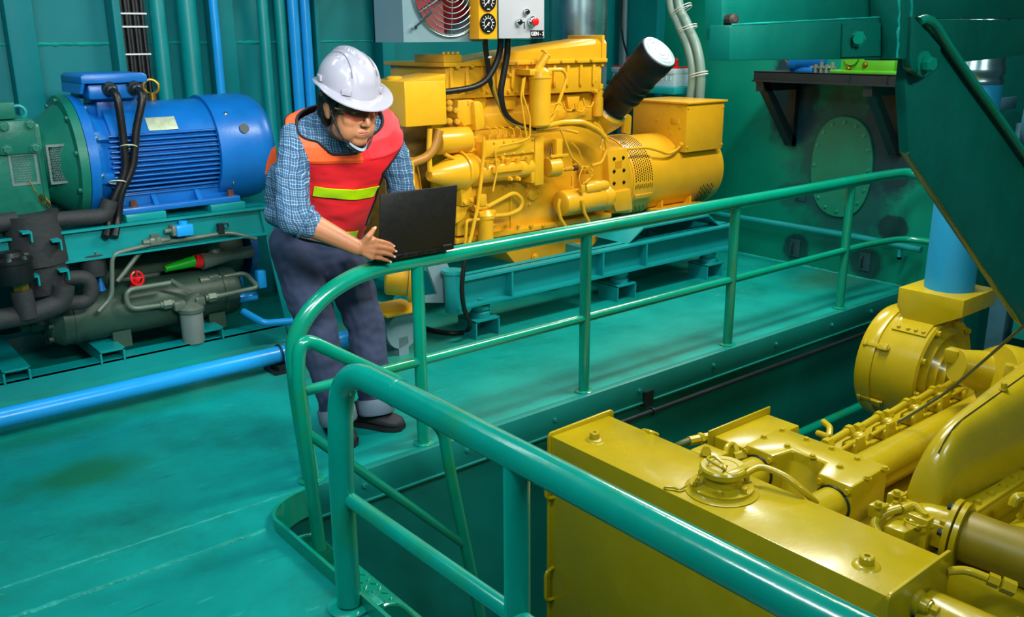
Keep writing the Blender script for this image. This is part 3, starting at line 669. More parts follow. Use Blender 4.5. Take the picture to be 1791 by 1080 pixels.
for px, py in ((850, 588), (1092, 524), (1246, 486)):
    q = at(px, py, z=0)
    b0 = MB(); w = .085
    b0.bx((q.x-w, q.y-.02, .095), (q.x+w, q.y+.15, .105)); b0.bx((q.x-w, q.y-.02, 0), (q.x-w+.01, q.y+.15, .1)); b0.bx((q.x+w-.01, q.y-.02, 0), (q.x+w, q.y+.15, .1))
    o = gb('mount_base', b0, None, M['skid'])
    cy = q.y+.05
    gb('isolator', MB().lathe([(0,0), (.058,0), (.058,.03), (.05,.033), (.045,.04), (.045,.048), (.056,.05), (.056,.072), (.03,.08), (0,.08)], (q.x, cy, .105), Z3, 24), o, M['skid'])
    bolts(o, [((q.x, cy, .185), Z3)], .022, .03, M['skid'], 'nut')
# ---- engine block, sump
YB = 4.27; YBK = 4.95
x0, x1 = G(786, 300, YB).x, G(1062, 300, YB).x
zs = G(930, 396, YB).z; zh = G(900, 169, YB).z
m = MB().bx((x0, YB, zs), (x1, YBK, zh), .01)
gb('engine_block', m)
# panel ribs and lower rail on the block face
m = MB()
for px in (893, 1000): q = G(px, 380, YB); m.bx((q.x-.008, YB-.008, zs), (q.x+.008, YB+.01, zs+.28), .004)
gb('block_rib', m) if False else [gb('block_rib', MB().bx((G(px,380,YB).x-.008, YB-.01, zs), (G(px,380,YB).x+.008, YB+.01, zs+.28), .004)) for px in (893, 1000)]
m = MB().bx((x0, YB-.05, zs-.018), (x1, YB+.03, zs+.012), .004); sf = gb('sump_flange', m)
bolts(sf, [(G(px, 395, YB-.05)*1+V((0,0,0)), V((0,-1,-.2))) for px in range(862, 1040, 22)], .011, .014, YM)
bolts(gs, [(G(px, py, YB-.0), (0,-1,0)) for px, py in ((1003,280), (925,357), (1000,330), (940,330), (1015,300), (880,330), (975,345))], .012, .014, YM)
zl = G(935, 455, YB+.02).z
xa, xb_, xc = G(868, 400, YB+.02).x, G(893, 440, YB+.02).x, G(1030, 430, YB+.02).x
m = MB().prism([(xa, YB+.01, zs-.018), (x1+.05, YB+.01, zs-.018), (x1+.05, YB+.01, zs-.10), (xc, YB+.01, zl), (xb_+.03, YB+.01, zl), (xa-.0, YB+.01, zs-.06)], (0,.55,0), .008)
sp = gb('oil_pan', m); bolts(sp, [(G(936, 450, YB), (0,-1,0))], .02, .015, YM, 'drain_plug')
m = MB().prism([V((0,0,0))+q for q in fillet([G(1003,440,YB-.01), G(1015,425,YB-.01), G(1022,430,YB-.01), G(1022,446,YB-.01), G(1003,441,YB-.01)], .01, 4)], (0,.02,0)); gb('pan_cover', m)
# ---- cylinder head ports in the dark gap under the intake housing
for px in (840, 893, 945, 1003):
    q0, q1, q2, q3 = G(px-12, 166, YB-.03), G(px+12, 166, YB-.03), G(px+8, 192, YB-.03), G(px-8, 192, YB-.03)
    gb('intake_port', MB().prism([q0, q1, q2, q3], (0,.12,0), .006))
m = MB().bx((x0+.05, YB-.01, G(900,222,YB).z), (x1, YB+.1, G(900,196,YB).z), .01); gb('cylinder_head', m)
# ---- intake housing with arched recesses and wedge cover
yh = YB-.06
hx0, hx1 = G(780, 150, yh).x, G(1052, 150, yh).x
hz0, hz1 = G(900, 168, yh).z, G(900, 112, yh).z
m = MB().bx((hx0, yh, hz0), (hx1, YB+.5, hz1), .008)
h = gb('intake_housing', m)
w = (hx1-hx0)/11
for k in range(11):
    xx = hx0+.02+w*k
    gb('housing_rib', MB().prism(fillet([(xx, yh-.014, hz1), (xx, yh-.014, hz0+.05), (xx+.012, yh-.014, hz0+.03), (xx+.022, yh-.014, hz0+.05), (xx+.022, yh-.014, hz1)], .008, 3), (0,.02,0), .003), h)
m = MB().bx((hx0-.03, yh-.03, hz1-.005), (hx1+.02, YB+.52, hz1+.018), .004); fl_ = gb('housing_flange', m)
m = MB().bx((hx0-.03, yh-.03, hz1+.018), (hx0+.09, YB+.2, hz1+.06), .006); gb('end_block', m)
za = G(800, 97, yh).z; zb = G(1060, 66, yh).z
xA, xB = G(812, 100, yh).x, G(1060, 70, yh).x
m = MB(); rings = []
for t in range(9):
    s = t/8; x = xA+(xB-xA)*s; zt_ = hz1+.02+(zb-hz1-.02)*s**.85
    ring = [(x, yh-.005, hz1+.016), (x, yh-.005, zt_-.03*s), (x, yh+.015, zt_-.008*s), (x, yh+.04, zt_), (x, yh+.28, zt_), (x, yh+.31, zt_-.02*s), (x, yh+.31, hz1+.016)]
    rings.append(ring)
m.loft(rings); wc = gb('manifold_cover', m, None, ang=30)
m = MB().bx((xB-.045, yh-.014, hz1-.03), (xB-.025, yh+.3, zb+.015), .004); gb('clamp_band', m)
m = MB().lathe([(0,-.05), (.07,-.04), (.085,.0), (.08,.06), (0,.09)], (xB, yh+.15, zb-.09), X3, 24); gb('end_dome', m)
bolts(gs, [(G(px, 117-(px-800)*.055, yh-.03), (0,-1,0)) for px in range(800, 1050, 26)], .010, .012, YM)
bolts(gs, [(V((hx0-.01+.03*k, yh, hz1+.06)), Z3) for k in range(4)], .010, .014, YM)
bolts(gs, [(G(px, py, yh), (0,-1,0)) for px, py in ((851,133), (890,131), (852,160), (863,159), (889,160), (902,160), (1040,140), (1042,160))], .011, .014, YM)
# ---- fuel filter hanging on the front
fy = YB-.17
q0, q1 = G(944, 222, fy), G(944, 138, fy)
r = (G(960,180,fy)-G(929,180,fy)).length/2*.93
ff = gb('fuel_filter', MB().lathe([(0,0), (r*.8,0), (r,.012), (r,(q1.z-q0.z)), (r*1.05,(q1.z-q0.z)+.004), (r*1.05,(q1.z-q0.z)+.012), (0,(q1.z-q0.z)+.015)], q0, Z3, 32))
m = MB().lathe([(0,0), (r*.95,0), (r*.9,.03), (.03,.05), (0,.05)], q1+V((0,0,.012)), Z3, 24); m.bx((q1.x-.09, fy-.02, q1.z+.02), (q1.x+.08, fy+.12, q1.z+.055), .006); gb('filter_head', m, ff)
a = G(943, 112, fy+.02); b = G(951, 99, fy+.02); b = a+(b-a)*1.25+V((0,-.02,0))
m = MB().cyl(a-V((.012,0,.03)), b, .022, n=20).torus(b, b-a, .019, .005, 20, 6); gb('filler_neck', m, ff)
gb('filler_cap', MB().cyl(b+V((.01,.03,.012)), b+V((.012,.03,.022)), .024, n=20), ff)
# ---- small pipes
def gp(pix, r, fr=.03, mt=None, name='pipe', n=10, ys=None, y=None, parent=None):
    pts = [G(px, py, (ys[i] if ys else y)) for i, (px, py) in enumerate(pix)]
    return gb(name, MB().tube(fillet(pts, fr, 6), r, n), parent, mt)
yp = YB-.19
gp([(915,137), (911,170), (915,200), (921,240)], .0055, .02, y=yp, name='fuel_pipe')
gp([(918,135), (914,165), (927,205), (927,240), (915,247), (872,256), (866,262), (869,300), (862,335)], .0055, .02, y=yp, name='fuel_pipe')
gp([(958,122), (985,122), (992,135), (982,165), (968,205), (955,222)], .011, .03, y=yp+.03, name='fuel_hose')
gp([(1050,260), (1056,240), (1052,225), (1040,215)], .009, .02, y=yp+.08, name='oil_pipe')
gp([(978,218), (1000,216), (1030,222), (1055,236), (1062,248)], .014, .03, y=yp+.08, name='loom_conduit')
gp([(940,224), (985,214), (1020,214), (1045,226), (1058,240)], .016, .03, y=yp+.04, name='loom_conduit')
gp([(925,232), (985,226), (1010,232)], .009, .02, y=yp+.06, name='oil_pipe')
gp([(980,225), (990,250), (1000,275), (1015,290), (1020,300)], .007, .02, y=yp+.03, name='wire')
gp([(1058,243), (1062,262), (1052,285), (1035,290)], .010, .02, y=yp+.08, name='fuel_hose')
for px, k in ((856,0), (870,1), (882,2), (896,3), (908,4)):
    gp([(px-6,222), (px+2,226), (px+4,240)], .004, .01, y=yp+.04, name='injector_pipe')
for (xa_, ya_) in ((985,178), (1005,180), (1020,172)):
    gp([(xa_, ya_), (xa_+3, ya_+14), (xa_+14, ya_+16), (xa_+18, ya_+6)], .006, .015, y=YB-.07, name='injector_pipe')
gp([(958,205), (975,192), (985,186), (978,180), (960,186)], .004, .01, y=yp+.02, name='wire')
gp([(1000,250), (1012,262), (1018,280)], .004, .01, y=yp+.02, name='wire')
# ---- injection pump, axis along x
py_ = YB-.09
xa, xb_ = G(836, 298, YB-.14).x, G(948, 298, YB-.14).x
zc = G(890, 300, YB-.16).z
m = MB().lathe([(0,0), (.055,0), (.06,.01), (.06,xb_-xa-.01), (.055,xb_-xa), (0,xb_-xa)], (xa, py_, zc), X3, 28)
pm = gb('injection_pump', m)
za_, zb_ = G(890, 272, YB-.15).z, G(890, 244, YB-.15).z
xq0, xq1 = G(843, 250, YB-.15).x, G(935, 250, YB-.15).x
gb('pump_head', MB().bx((xq0, YB-.15, za_), (xq1, YB-.03, zb_), .006), pm)
m = MB().bx((xq0+.01, YB-.135, za_-.04), (xq1, YB-.04, za_), .006)
for k in range(5): m.cyl((xq0+.04+k*(xq1-xq0-.08)/4, YB-.135, za_-.02), (xq0+.04+k*(xq1-xq0-.08)/4, YB-.135, za_-.07), .022, .012, 14)
gb('pump_gallery', m, pm)
m = MB().bx((G(862,0+300,YB-.16).x, YB-.165, zc-.002), (G(915,300,YB-.16).x, YB-.14, zc+.035), .004); gb('pump_cover', m, pm)
bolts(pm, [(V((xq0+.015+k*(xq1-xq0-.03)/5, YB-.15, za_+.008)), (0,-1,0)) for k in range(6)]+[(V((xq0+.015+k*(xq1-xq0-.03)/5, YB-.15, zb_-.01)), (0,-1,0)) for k in range(6)], .007, .008, YM)
for px in (856, 870, 882, 896, 908): q = G(px, 246, YB-.09); gb('delivery_valve', MB().cyl(q, q+Z3*.035, .011, n=6), pm)
for px in (893, 907): q = G(px, 313, YB-.15); gb('pump_plug', MB().cyl(q+Y3*.04, q, .014, n=12).cyl(q, q-Y3*.012, .010, n=12), pm)
q = G(879, 276, YB-.15); gb('lug', MB().cyl(q+Y3*.02, q-Y3*.006, .012, n=12), pm)
# governor housing at the right end of the pump
m = MB().bx((G(936,250,YB-.15).x, YB-.15, G(940,325,YB-.15).z), (G(952,250,YB-.15).x, YB-.0, G(940,240,YB-.15).z), .008); m.bx((xq1-.02, YB-.145, G(930,322,YB-.15).z), (G(948,250,YB-.15).x, YB-.02, G(930,290,YB-.15).z), .008); gv_ = gb('governor', m)
q = G(968, 292, YB-.13); m = MB().lathe([(0,-.05), (.055,-.05), (.06,-.04), (.06,.03), (.04,.045), (0,.045)], q, (1,-.1,0), 24); gb('governor_drum', m, gv_)
m = MB().bx((G(966,240,YB-.12).x, YB-.16, G(970,290,YB-.14).z), (G(977,240,YB-.12).x, YB-.12, G(970,243,YB-.14).z), .006); m.bx((G(955,270,YB-.12).x, YB-.17, G(970,275,YB-.14).z), (G(985,270,YB-.12).x, YB-.15, G(970,270,YB-.14).z), .003); gb('lever_bracket', m, gv_)
a, b = G(976, 298, YB-.17), G(1006, 294, YB-.17)
m = MB().tube([a, b], .008, 10)
gb('throttle_rod', m, gv_)
gb('spring', MB().tube([a.lerp(b, .35+.5*k/72)+V((0, math.cos(k*PI/4)*.012, math.sin(k*PI/4)*.012)) for k in range(73)], .0025, 5), gv_)
gb('rod_end', MB().cyl(b-X3*.015, b+X3*.015, .017, n=14), gv_, mat('brown_plastic', '4a2c22', .4))
q = G(963, 265, YB-.14); gb('chrome_pin', MB().cyl(q-Z3*.03, q+Z3*.02, .007, n=10), gv_, M['chrome'])
# ---- timing gear case column at the front of the engine
yg = YB-.09
m = MB().bx((G(806,300,yg).x, yg, G(815,365,yg).z), (G(833,300,yg).x, YB+.3, G(815,214,yg).z), .01)
m.bx((G(806,300,yg).x, yg-.01, G(815,245,yg).z), (G(836,300,yg).x, yg+.03, G(815,238,yg).z), .006); m.bx((G(806,300,yg).x, yg-.01, G(815,267,yg).z), (G(836,300,yg).x, yg+.03, G(815,260,yg).z), .006); m.bx((G(806,300,yg).x, yg-.01, G(815,220,yg).z), (G(836,300,yg).x, yg+.03, G(815,213,yg).z), .006)
gc = gb('gear_case', m)
m = MB().prism([G(801,176,yg-.02), G(828,174,yg-.02), G(832,216,yg-.02), G(812,222,yg-.02), G(800,205,yg-.02)], (0,.25,0), .008); gb('upper_cover', m, gc)
m = MB().prism(fillet([G(829,178,yg-.05), G(843,176,yg-.05), G(849,196,yg-.05), G(849,225,yg-.05), G(833,230,yg-.05)], .03, 5), (0,.2,0), .012); gb('thermostat_housing', m, gc)
m = MB().lathe([(0,0), (.075,0), (.08,-.01), (.075,-.03), (.02,-.035), (0,-.035)], G(797, 198, yg+.06), (1,.35,0), 24); gb('blanking_cover', m, gc)
bolts(gc, [(G(px, py, yg-.01), (-.6,-.8,0)) for px, py in ((786,180), (798,194), (786,190), (800,213), (786,212), (818,180))], .013, .016, YM)
q = G(786, 246, yg-.0); m = MB().cyl(q-V((.09,.0,0)), q+X3*.12, .072, n=32, bev=.008); gb('idler_drum', m, gc)
# conical nose (water pump / charging alternator cone)
a = G(750, 307, yg-.05); b = G(801, 318, yg-.05)
m = MB().lathe([(0,0), (.028,0), (.034,.006), (.10,.20), (.103,.24), (.09,.26), (.09,.33), (0,.33)], a-X3*.0, (1,.12,-.03), 40); cn = gb('cone_housing', m)
m = MB().torus(a+V((.22,.03,0)), (1,.12,-.03), .106, .008, 36, 8); gb('clamp_ring', m, cn)
m = MB().tube([G(778,270,yg-.06), G(795,278,yg-.06), G(802,296,yg-.06)], .01, 8); gb('oil_pipe', m)
m = MB().prism([G(804,280,yg-.07), G(822,277,yg-.07), G(828,358,yg-.07), G(808,362,yg-.07)], (0,.10,0), .006); mg = gb('pump_flange', m)
bolts(mg, [(G(px, py, yg-.07), (0,-1,0)) for px, py in ((810,288), (820,284), (812,354), (824,350))], .012, .014, YM)
m = MB().prism([G(800,362,yg-.04), G(822,358,yg-.04), G(812,382,yg-.04), G(798,392,yg-.04)], (0,.08,0), .005); gb('lower_bracket', m)
# ---- lower left: secondary filter, loop hose, plate, long drain pipe
yf = YB-.13
q0, q1 = G(850, 440, yf), G(850, 382, yf)
r = .045
f2 = gb('oil_filter', MB().lathe([(0,0), (r*.8,0), (r,.012), (r,q1.z-q0.z), (0,q1.z-q0.z)], q0, Z3, 28))
gb('filter_head', MB().lathe([(0,0), (r*1.12,0), (r*1.12,.02), (r*.6,.05), (0,.05)], q1, Z3, 24).bx((q1.x-.06, yf-.02, q1.z+.012), (q1.x+.06, yf+.12, q1.z+.045), .008), f2)
gp([(852,362), (878,348), (900,336), (914,350), (911,366), (890,376), (862,378)], .0125, .05, y=yf, name='loop_hose')
gp([(846,240), (846,270), (842,310), (836,360), (825,410), (818,435)], .0105, .03, y=YB-.20, name='drain_pipe')
gp([(838,384), (816,386), (815,410), (813,432)], .010, .02, y=YB-.17, name='drain_pipe')
m = MB().prism([G(800,373,yf+.08), G(826,370,yf+.08), G(826,410,yf+.08), G(800,414,yf+.08)], (0,.05,0), .005); gb('side_plate', m)
m = MB().prism(fillet([G(922,340,YB-.02), G(932,328,YB-.02), G(944,332,YB-.02), G(944,343,YB-.02), G(933,352,YB-.02), G(922,346,YB-.02), G(922,340,YB-.02)], .008, 3)[:-1], (0,.03,0), .004); cvp = gb('cover_plate', m)
q = G(935,340,YB-.025); bolts(cvp, [(G(925,343,YB-.02), (0,-1,0)), (G(941,336,YB-.02), (0,-1,0))], .008, .01, YM)
m = MB().cyl(G(840,363,YB-.12)-X3*.05, G(840,363,YB-.12)+X3*.05, .018, n=12); m.box(G(842,350,YB-.12), (.05,.05,.07), .01); gb('pipe_union', m)
# ---- starter motor
sy_ = YB-.12
a, b = G(985, 355, sy_), G(1058, 348, sy_); zc = (a.z+b.z)/2
m = MB().lathe([(0,-.01), (.06,-.01), (.075,.0), (.08,.02), (.08,b.x-a.x-.02), (.07,b.x-a.x), (.05,b.x-a.x+.03), (.05,b.x-a.x+.07), (0,b.x-a.x+.07)], (a.x, sy_+.02, zc), X3, 36); stt = gb('starter_motor', m)
a2, b2 = G(1022, 330, sy_-.02), G(1070, 327, sy_-.02)
m = MB().lathe([(0,0), (.035,0), (.042,.01), (.042,.12), (.036,.125), (.036,.18), (.03,.2), (0,.2)], (a2.x, sy_-.01, (a2.z+b2.z)/2+.005), X3, 24); gb('solenoid', m, stt)
m = MB().lathe([(0,0), (.082,0), (.085,.01), (.085,.05), (.06,.06), (0,.06)], (b.x-.03, sy_+.02, zc), X3, 32); gb('nose_flange', m, stt)
m = MB()
for i, (px, py) in enumerate(((1030,345), (1042,335), (1048,345), (1022,352))): pass
gp([(1018,332), (1012,312), (1020,290), (1032,296), (1034,312), (1020,322)], .004, .015, y=sy_-.06, name='wire')
gp([(1016,332), (1026,316), (1038,305), (1030,290), (1018,298)], .004, .015, y=sy_-.05, name='wire')
gp([(1018,350), (1022,372), (1030,388), (1032,402)], .010, .02, y=sy_-.07, name='cable_sleeve')
gp([(979,348), (976,362), (980,382), (990,398)], .011, .02, y=sy_-.07, name='cable_sleeve')
q = G(1018, 330, sy_-.05); m = MB().box(q, (.03,.03,.05), .004); gb('terminal', m, stt)
q = G(1022, 297, YB-.05); m = MB().box(q, (.05,.06,.05), .008).cyl(q, q-Y3*.06, .02, n=12); gb('sensor_block', m)
# ---- flywheel housing and bell
yw = YB-.02
m = MB().prism([G(1062,263,yw-.03), G(1098,258,yw-.03), G(1104,300,yw-.03), G(1106,372,yw-.03), G(1070,374,yw-.03)], (0,.7,0), .01); fh = gb('flywheel_housing', m)
m = MB().prism([G(1066,338,yw-.06), G(1104,330,yw-.06), G(1108,368,yw-.06), G(1078,372,yw-.06)], (0,.08,0), .012); gb('starter_boss', m, fh)
bolts(fh, [(G(px, py, yw-.03), (0,-1,0)) for px, py in ((1074,278), (1090,276), (1074,300), (1091,298), (1074,321), (1091,319))], .009, .008, M['blackm'], 'bolt_hole')
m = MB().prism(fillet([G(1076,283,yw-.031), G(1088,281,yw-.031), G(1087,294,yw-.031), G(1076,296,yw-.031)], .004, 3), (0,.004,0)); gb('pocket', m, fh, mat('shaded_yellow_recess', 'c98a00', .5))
# ---- alternator (generator end)
AR, AZ = .285, .685; AY = YB+.255
xa = G(1085, 300, YB).x; xe = 5.47
m = MB().lathe([(0,0), (AR*.97,0), (AR*1.02,.01), (AR*1.02,.10), (AR*.98,.12), (AR*.98,.22), (0,.22)], (xa-.10, AY, AZ), X3, 72); ad = gb('adapter_ring', m)
xv = xa+.10
m = MB().lathe([(0,0), (AR,0), (AR+.004,.01), (AR+.004,.20), (AR-.01,.205), (AR-.01,xe-xv-.10), (AR-.012,xe-xv-.08), (AR-.012,xe-xv-.03), (AR-.05,xe-xv), (0,xe-xv)], (xv, AY, AZ), X3, 80); al = gb('alternator_body', m)
m = MB()
def slots(ang0, ang1, nrow, xs_, lx, lz, name):
    m = MB()
    for i in range(nrow):
        a = ang0+(ang1-ang0)*i/(nrow-1)
        for j, x in enumerate(xs_):
            aa = a+(.5*(ang1-ang0)/(nrow-1) if j % 2 else 0)
            n = V((0, -math.cos(aa), math.sin(aa))); t = V((0, math.sin(aa), math.cos(aa)))
            c = V((x, AY, AZ))+n*(AR+.0035)
            m.box(c, (lx, lz, .003), 0, Matrix((X3, t, n)).transposed())
    return gb(name, m, al, M['blackm'], smooth=False)
def slots_y(ang0, ang1, n_, x_, L_, name): pass
xs_ = [xv+.018+.0195*j for j in range(9)]
slots(math.radians(2), math.radians(84), 24, xs_, .0085, .0115, 'vent_screen')
slots(math.radians(-60), math.radians(-42), 3, xs_, .006, .020, 'vent_slots'); slots(math.radians(-7), math.radians(-5), 2, xs_, .006, .02, 'vent_slots')
xs2 = [xe-.27+.022*j for j in range(7)]
slots(math.radians(-34), math.radians(-22), 3, xs2, .006, .02, 'vent_slots'); slots(math.radians(-52), math.radians(-40), 4, xs2, .006, .014, 'vent_slots')
n = V((0, -math.cos(-.33), math.sin(-.33))); c = V((xv+.10, AY, AZ))+n*(AR+.01); t = n.cross(X3)
gb('inspection_flap', MB().box(c, (.17, .035, .012), .003, Matrix((X3, t, n)).transposed()), al)
a = G(1182, 268, YB); 
for px in (1163, 1212):
    q = G(px, 375, YB-.01); m = MB().prism([(q.x-.01, YB+.02, zt+.02), (q.x-.01, YB+.02, AZ-.16), (q.x-.01, AY-.02, AZ-.25), (q.x-.01, AY-.02, zt+.02)], (.02,0,0)); gb('foot_web', m, al)
m = MB().bx((G(1150,392,YB-.02).x, YB-.06, zt), (G(1228,392,YB-.02).x, YB+.02, zt+.025), .004); m.bx((G(1150,392,YB-.02).x, YB+.02, zt), (G(1228,392,YB-.02).x, AY+.2, zt+.02), .004); gb('alternator_foot', m, al)
m = MB().prism(fillet([G(1090,232,YB+.1), G(1093,205,YB+.1), G(1098,199,YB+.1), G(1105,203,YB+.1), G(1103,235,YB+.1)], .015, 4), (0,.02,0)); gb('lifting_lug', m, al)
# terminal box on top
jy = YB-.03
xj0, xj1 = G(1201, 220, jy).x, G(1265, 220, jy).x
zj0, zj1 = G(1201, 267, jy).z, G(1201, 183, jy).z
yj1 = at(1108, 174, x=xj0).y
m = MB().bx((xj0, jy, zj0), (xj1, yj1, zj1), .004); tbx = gb('terminal_box', m)
m = MB().bx((xj0-.012, jy-.015, zj1), (xj1+.02, yj1+.01, zj1+.014), .003); gb('box_lid', m, tbx)
bolts(tbx, [(G(px, py, jy), (0,-1,0)) for px, py in ((1204,190), (1265,187), (1202,258), (1262,252))], .007, .007, YM, 'screw')
bolts(tbx, [(at(px, py, x=xj0), (-1,0,0)) for px, py in ((1170,184), (1190,185), (1171,222), (1190,223), (1174,233), (1150,170+40))], .007, .007, YM, 'screw')
q0, q1 = at(1174, 206, x=xj0), at(1188, 217, x=xj0); m = MB().bx((xj0-.004, q0.y, q0.z), (xj0+.002, q1.y, q1.z), .001); gb('cover_patch', m, tbx)
q = at(1192, 253, x=xj0)
gb('cable_gland', MB().cyl(q, q-X3*.03, .018, n=8), tbx)
gp([(1080,262), (1130,258), (1150,263), (1168,270), (1182,264), (1191,254)], .010, .05, ys=[YB-.04, YB-.03, YB-.03, YB-.02, YB-.02, q.y], name='control_cable')
# ---- intake elbow, black air filter
d0 = .72*(.694*RT-.72*DN)-.69*FW
e0 = G(1066, 192, YB+.02)
m = MB().lathe([(0,-.12), (.10,-.10), (.115,-.05), (.125,0), (.125,.03), (.105,.05), (0,.05)], e0-d0*.02, d0, 36); m.tube([e0-d0*.08, e0-d0*.10+V((-.08,.03,-.04)), G(1035,185,YB+.08)], [.10,.085,.07], 20); el = gb('intake_elbow', m)
ln = .50
m = MB(); prof = [(0,0), (.098,0), (.102,.01), (.102,.05), (.106,.055), (.106,.12)]
for k in range(4):
    prof += [(.113+.004*math.sin(k*2), .13+.05*k), (.119, .15+.05*k), (.113, .17+.05*k)]
prof += [(.120,ln-.10), (.124,ln-.09), (.124,ln-.012), (.120,ln-.004), (.112,ln), (0,ln)]
m.lathe(prof, e0+d0*.02, d0, 48); af = gb('air_filter', m, None, mat('filter_black', '08080a', .55, var=.2, bump=.15, bscale=60, spec=.3))
cc = e0+d0*(.02+ln)
m = MB().lathe([(0,.014), (.035,.014), (.04,.010), (.062,.010), (.066,.005), (.07,.010), (.088,.010), (.092,.005), (.096,.010), (.113,.006), (.116,-.004), (0,-.004)], cc, d0, 48); gb('end_cap', m, af, mat('cap_grey', 'a8bcc4', .35, metal=.3, var=.08))
gb('band_clamp', MB().torus(e0+d0*.03, d0, .104, .006, 40, 6), af, M['steel'])
q = G(1046, 165, YB-.03); m = MB().lathe([(0,-.14), (.02,-.14), (.034,-.13), (.034,-.02), (.028,-.02), (.028,.03), (.032,.035), (.032,.06), (0,.07)], q, Z3, 20); gb('crankcase_breather', m)
# ---- expansion tank box at the left
ry = 4.0
q0, q1 = G(707, 144, ry), G(782, 222, ry)
xt0, xt1 = q0.x, q1.x
yb2 = at(676, 128, x=xt0).y
zr0, zr1 = G(710, 223, ry).z, G(707, 143, ry).z
m = MB().bx((xt0, ry, zr0), (xt1, max(yb2, ry+.28), zr1+.0), .006)
m.prism([(xt0, ry, zr1-.002), (xt1, ry, zr1-.002), (xt1, ry, G(781,129,ry).z), ], (0, .3, 0), .003)
et = gb('coolant_header_box', m)
q = at(692, 124, z=zr1); m = MB().lathe([(0,0), (.04,0), (.042,.012), (.03,.02), (0,.02)], (xt0+.07, ry+.2, zr1), Z3, 20); gb('filler_cap', m, et)
m = MB().bx((xt0+.12, ry+.42, zs), (x0-.04, ry+.80, zr0+.1), .01); gb('radiator_core', m, None, mat('radiator_core', '6a4c12', .6, var=.3, vscale=30))
gp([(768,228), (762,255), (748,275), (722,285), (705,290)], .024, .05, mat('brown_hose', 'a06a18', .45), 'coolant_hose', 14, y=ry+.02)
gp([(752,225), (750,260), (752,300)], .014, .03, mt=None, name='coolant_pipe', y=ry+.03)
# low crank pulley / fan hub
q = G(712, 492, GB+.12)
m = MB().lathe([(0,-.10), (.08,-.14), (.09,-.13), (.09,-.02), (.12,-.015), (.124,.0), (.124,.012), (0,.012)], G(722,489,GB-.02), (.75,-.55,-.1), 40); fhb = gb('drain_pump', m)
bolts(fhb, ring_spots(G(722,489,GB-.02)+V((.75,-.55,-.1)).normalized()*.012, (.75,-.55,-.1), .105, 8), .010, .010, YM)
m = MB().bx((q.x-.22, GB-.02, .235), (q.x+.02, GB+.22, .25), .004); gb('pump_foot', m); m = MB().tube([(q.x-.10, GB+.02, .135), (q.x-.10, GB+.3, .135)], .10, 20); m.bx((q.x-.13, GB+.02, 0), (q.x-.07, GB+.28, .1)); gb('pump_cradle', m, None, M['grey'])
m = MB().lathe([(.12,0), (.16,0), (.16,.03), (.12,.03)], G(722, 330, ry+.05), (.75,-.6,.1), 40); gb('fan_ring', m)
# ================================================================ control panel and fan box over the engine
ypn = 3.98
zb0 = 1.612
cpn = thing('control_panel', 'yellow and white control panel with round gauges and GEN-2 plate above the yellow engine', 'control panel', (3.3, ypn+.1, zb0))
xq = [G(px, 68, ypn).x for px in (838, 870, 872, 953)]
gbx = MB().bx((xq[0], ypn, zb0), (xq[1], ypn+.085, 2.08), .003); gbo = gb('gauge_box', gbx, cpn, mat('panel_amber', 'f2a616', .35, var=.03))
swb = MB().bx((xq[1]+.004, ypn+.005, zb0+.002), (xq[3], ypn+.30, 2.08), .003); swo = gb('switch_box', swb, cpn, mat('panel_white', 'b2b4bd', .4, var=.02))
MB().bx((xq[1]+.001, ypn+.002, zb0+.001), (xq[1]+.012, ypn+.02, 2.07), .001).build('door_edge', M['steel'], swo)
for py in (41, 2):
    c = G(852.5, py, ypn)+V((0,-.0,0))
    R_ = (G(866,41,ypn)-G(838.5,41,ypn)).length/2*.98
    g_ = MB().lathe([(0,0), (R_,0), (R_,.008), (R_*.93,.012), (R_*.9,.007), (0,.007)], c, (0,-1,0), 40).build('gauge', M['blackm'], gbo)
    m = MB()
    for k in range(11):
        a = math.radians(225-27*k); dv = V((math.cos(a), 0, math.sin(a)))
        m.box(c+V((0,-.0078,0))+dv*R_*(.70 if k % 2 else .66), (R_*(.16 if k % 2 else .26), .0012, R_*.05), 0, Matrix.Rotation(-a, 3, 'Y'))
    for k in range(28):
        a = math.radians(225-270*k/27); dv = V((math.cos(a), 0, math.sin(a)))
        m.box(c+V((0,-.0078,0))+dv*R_*.52, (R_*.05, .0012, R_*.09), 0, Matrix.Rotation(-a, 3, 'Y'))
    m.box(c+V((0,-.0078,-R_*.78)), (R_*.32, .0012, R_*.07)); m.box(c+V((0,-.0078,-R_*.18)), (R_*.2, .0012, R_*.06))
    m.build('scale_marks', M['whitet'], g_, smooth=False)
    a = math.radians(222); dv = V((math.cos(a), 0, math.sin(a)))
    MB().box(c+V((0,-.010,0))+dv*R_*.25, (R_*.85, .0014, R_*.06), 0, Matrix.Rotation(-a, 3, 'Y')).cyl(c+V((0,-.008,0)), c+V((0,-.012,0)), R_*.09, n=12).build('needle', M['whitet'], g_, smooth=False)
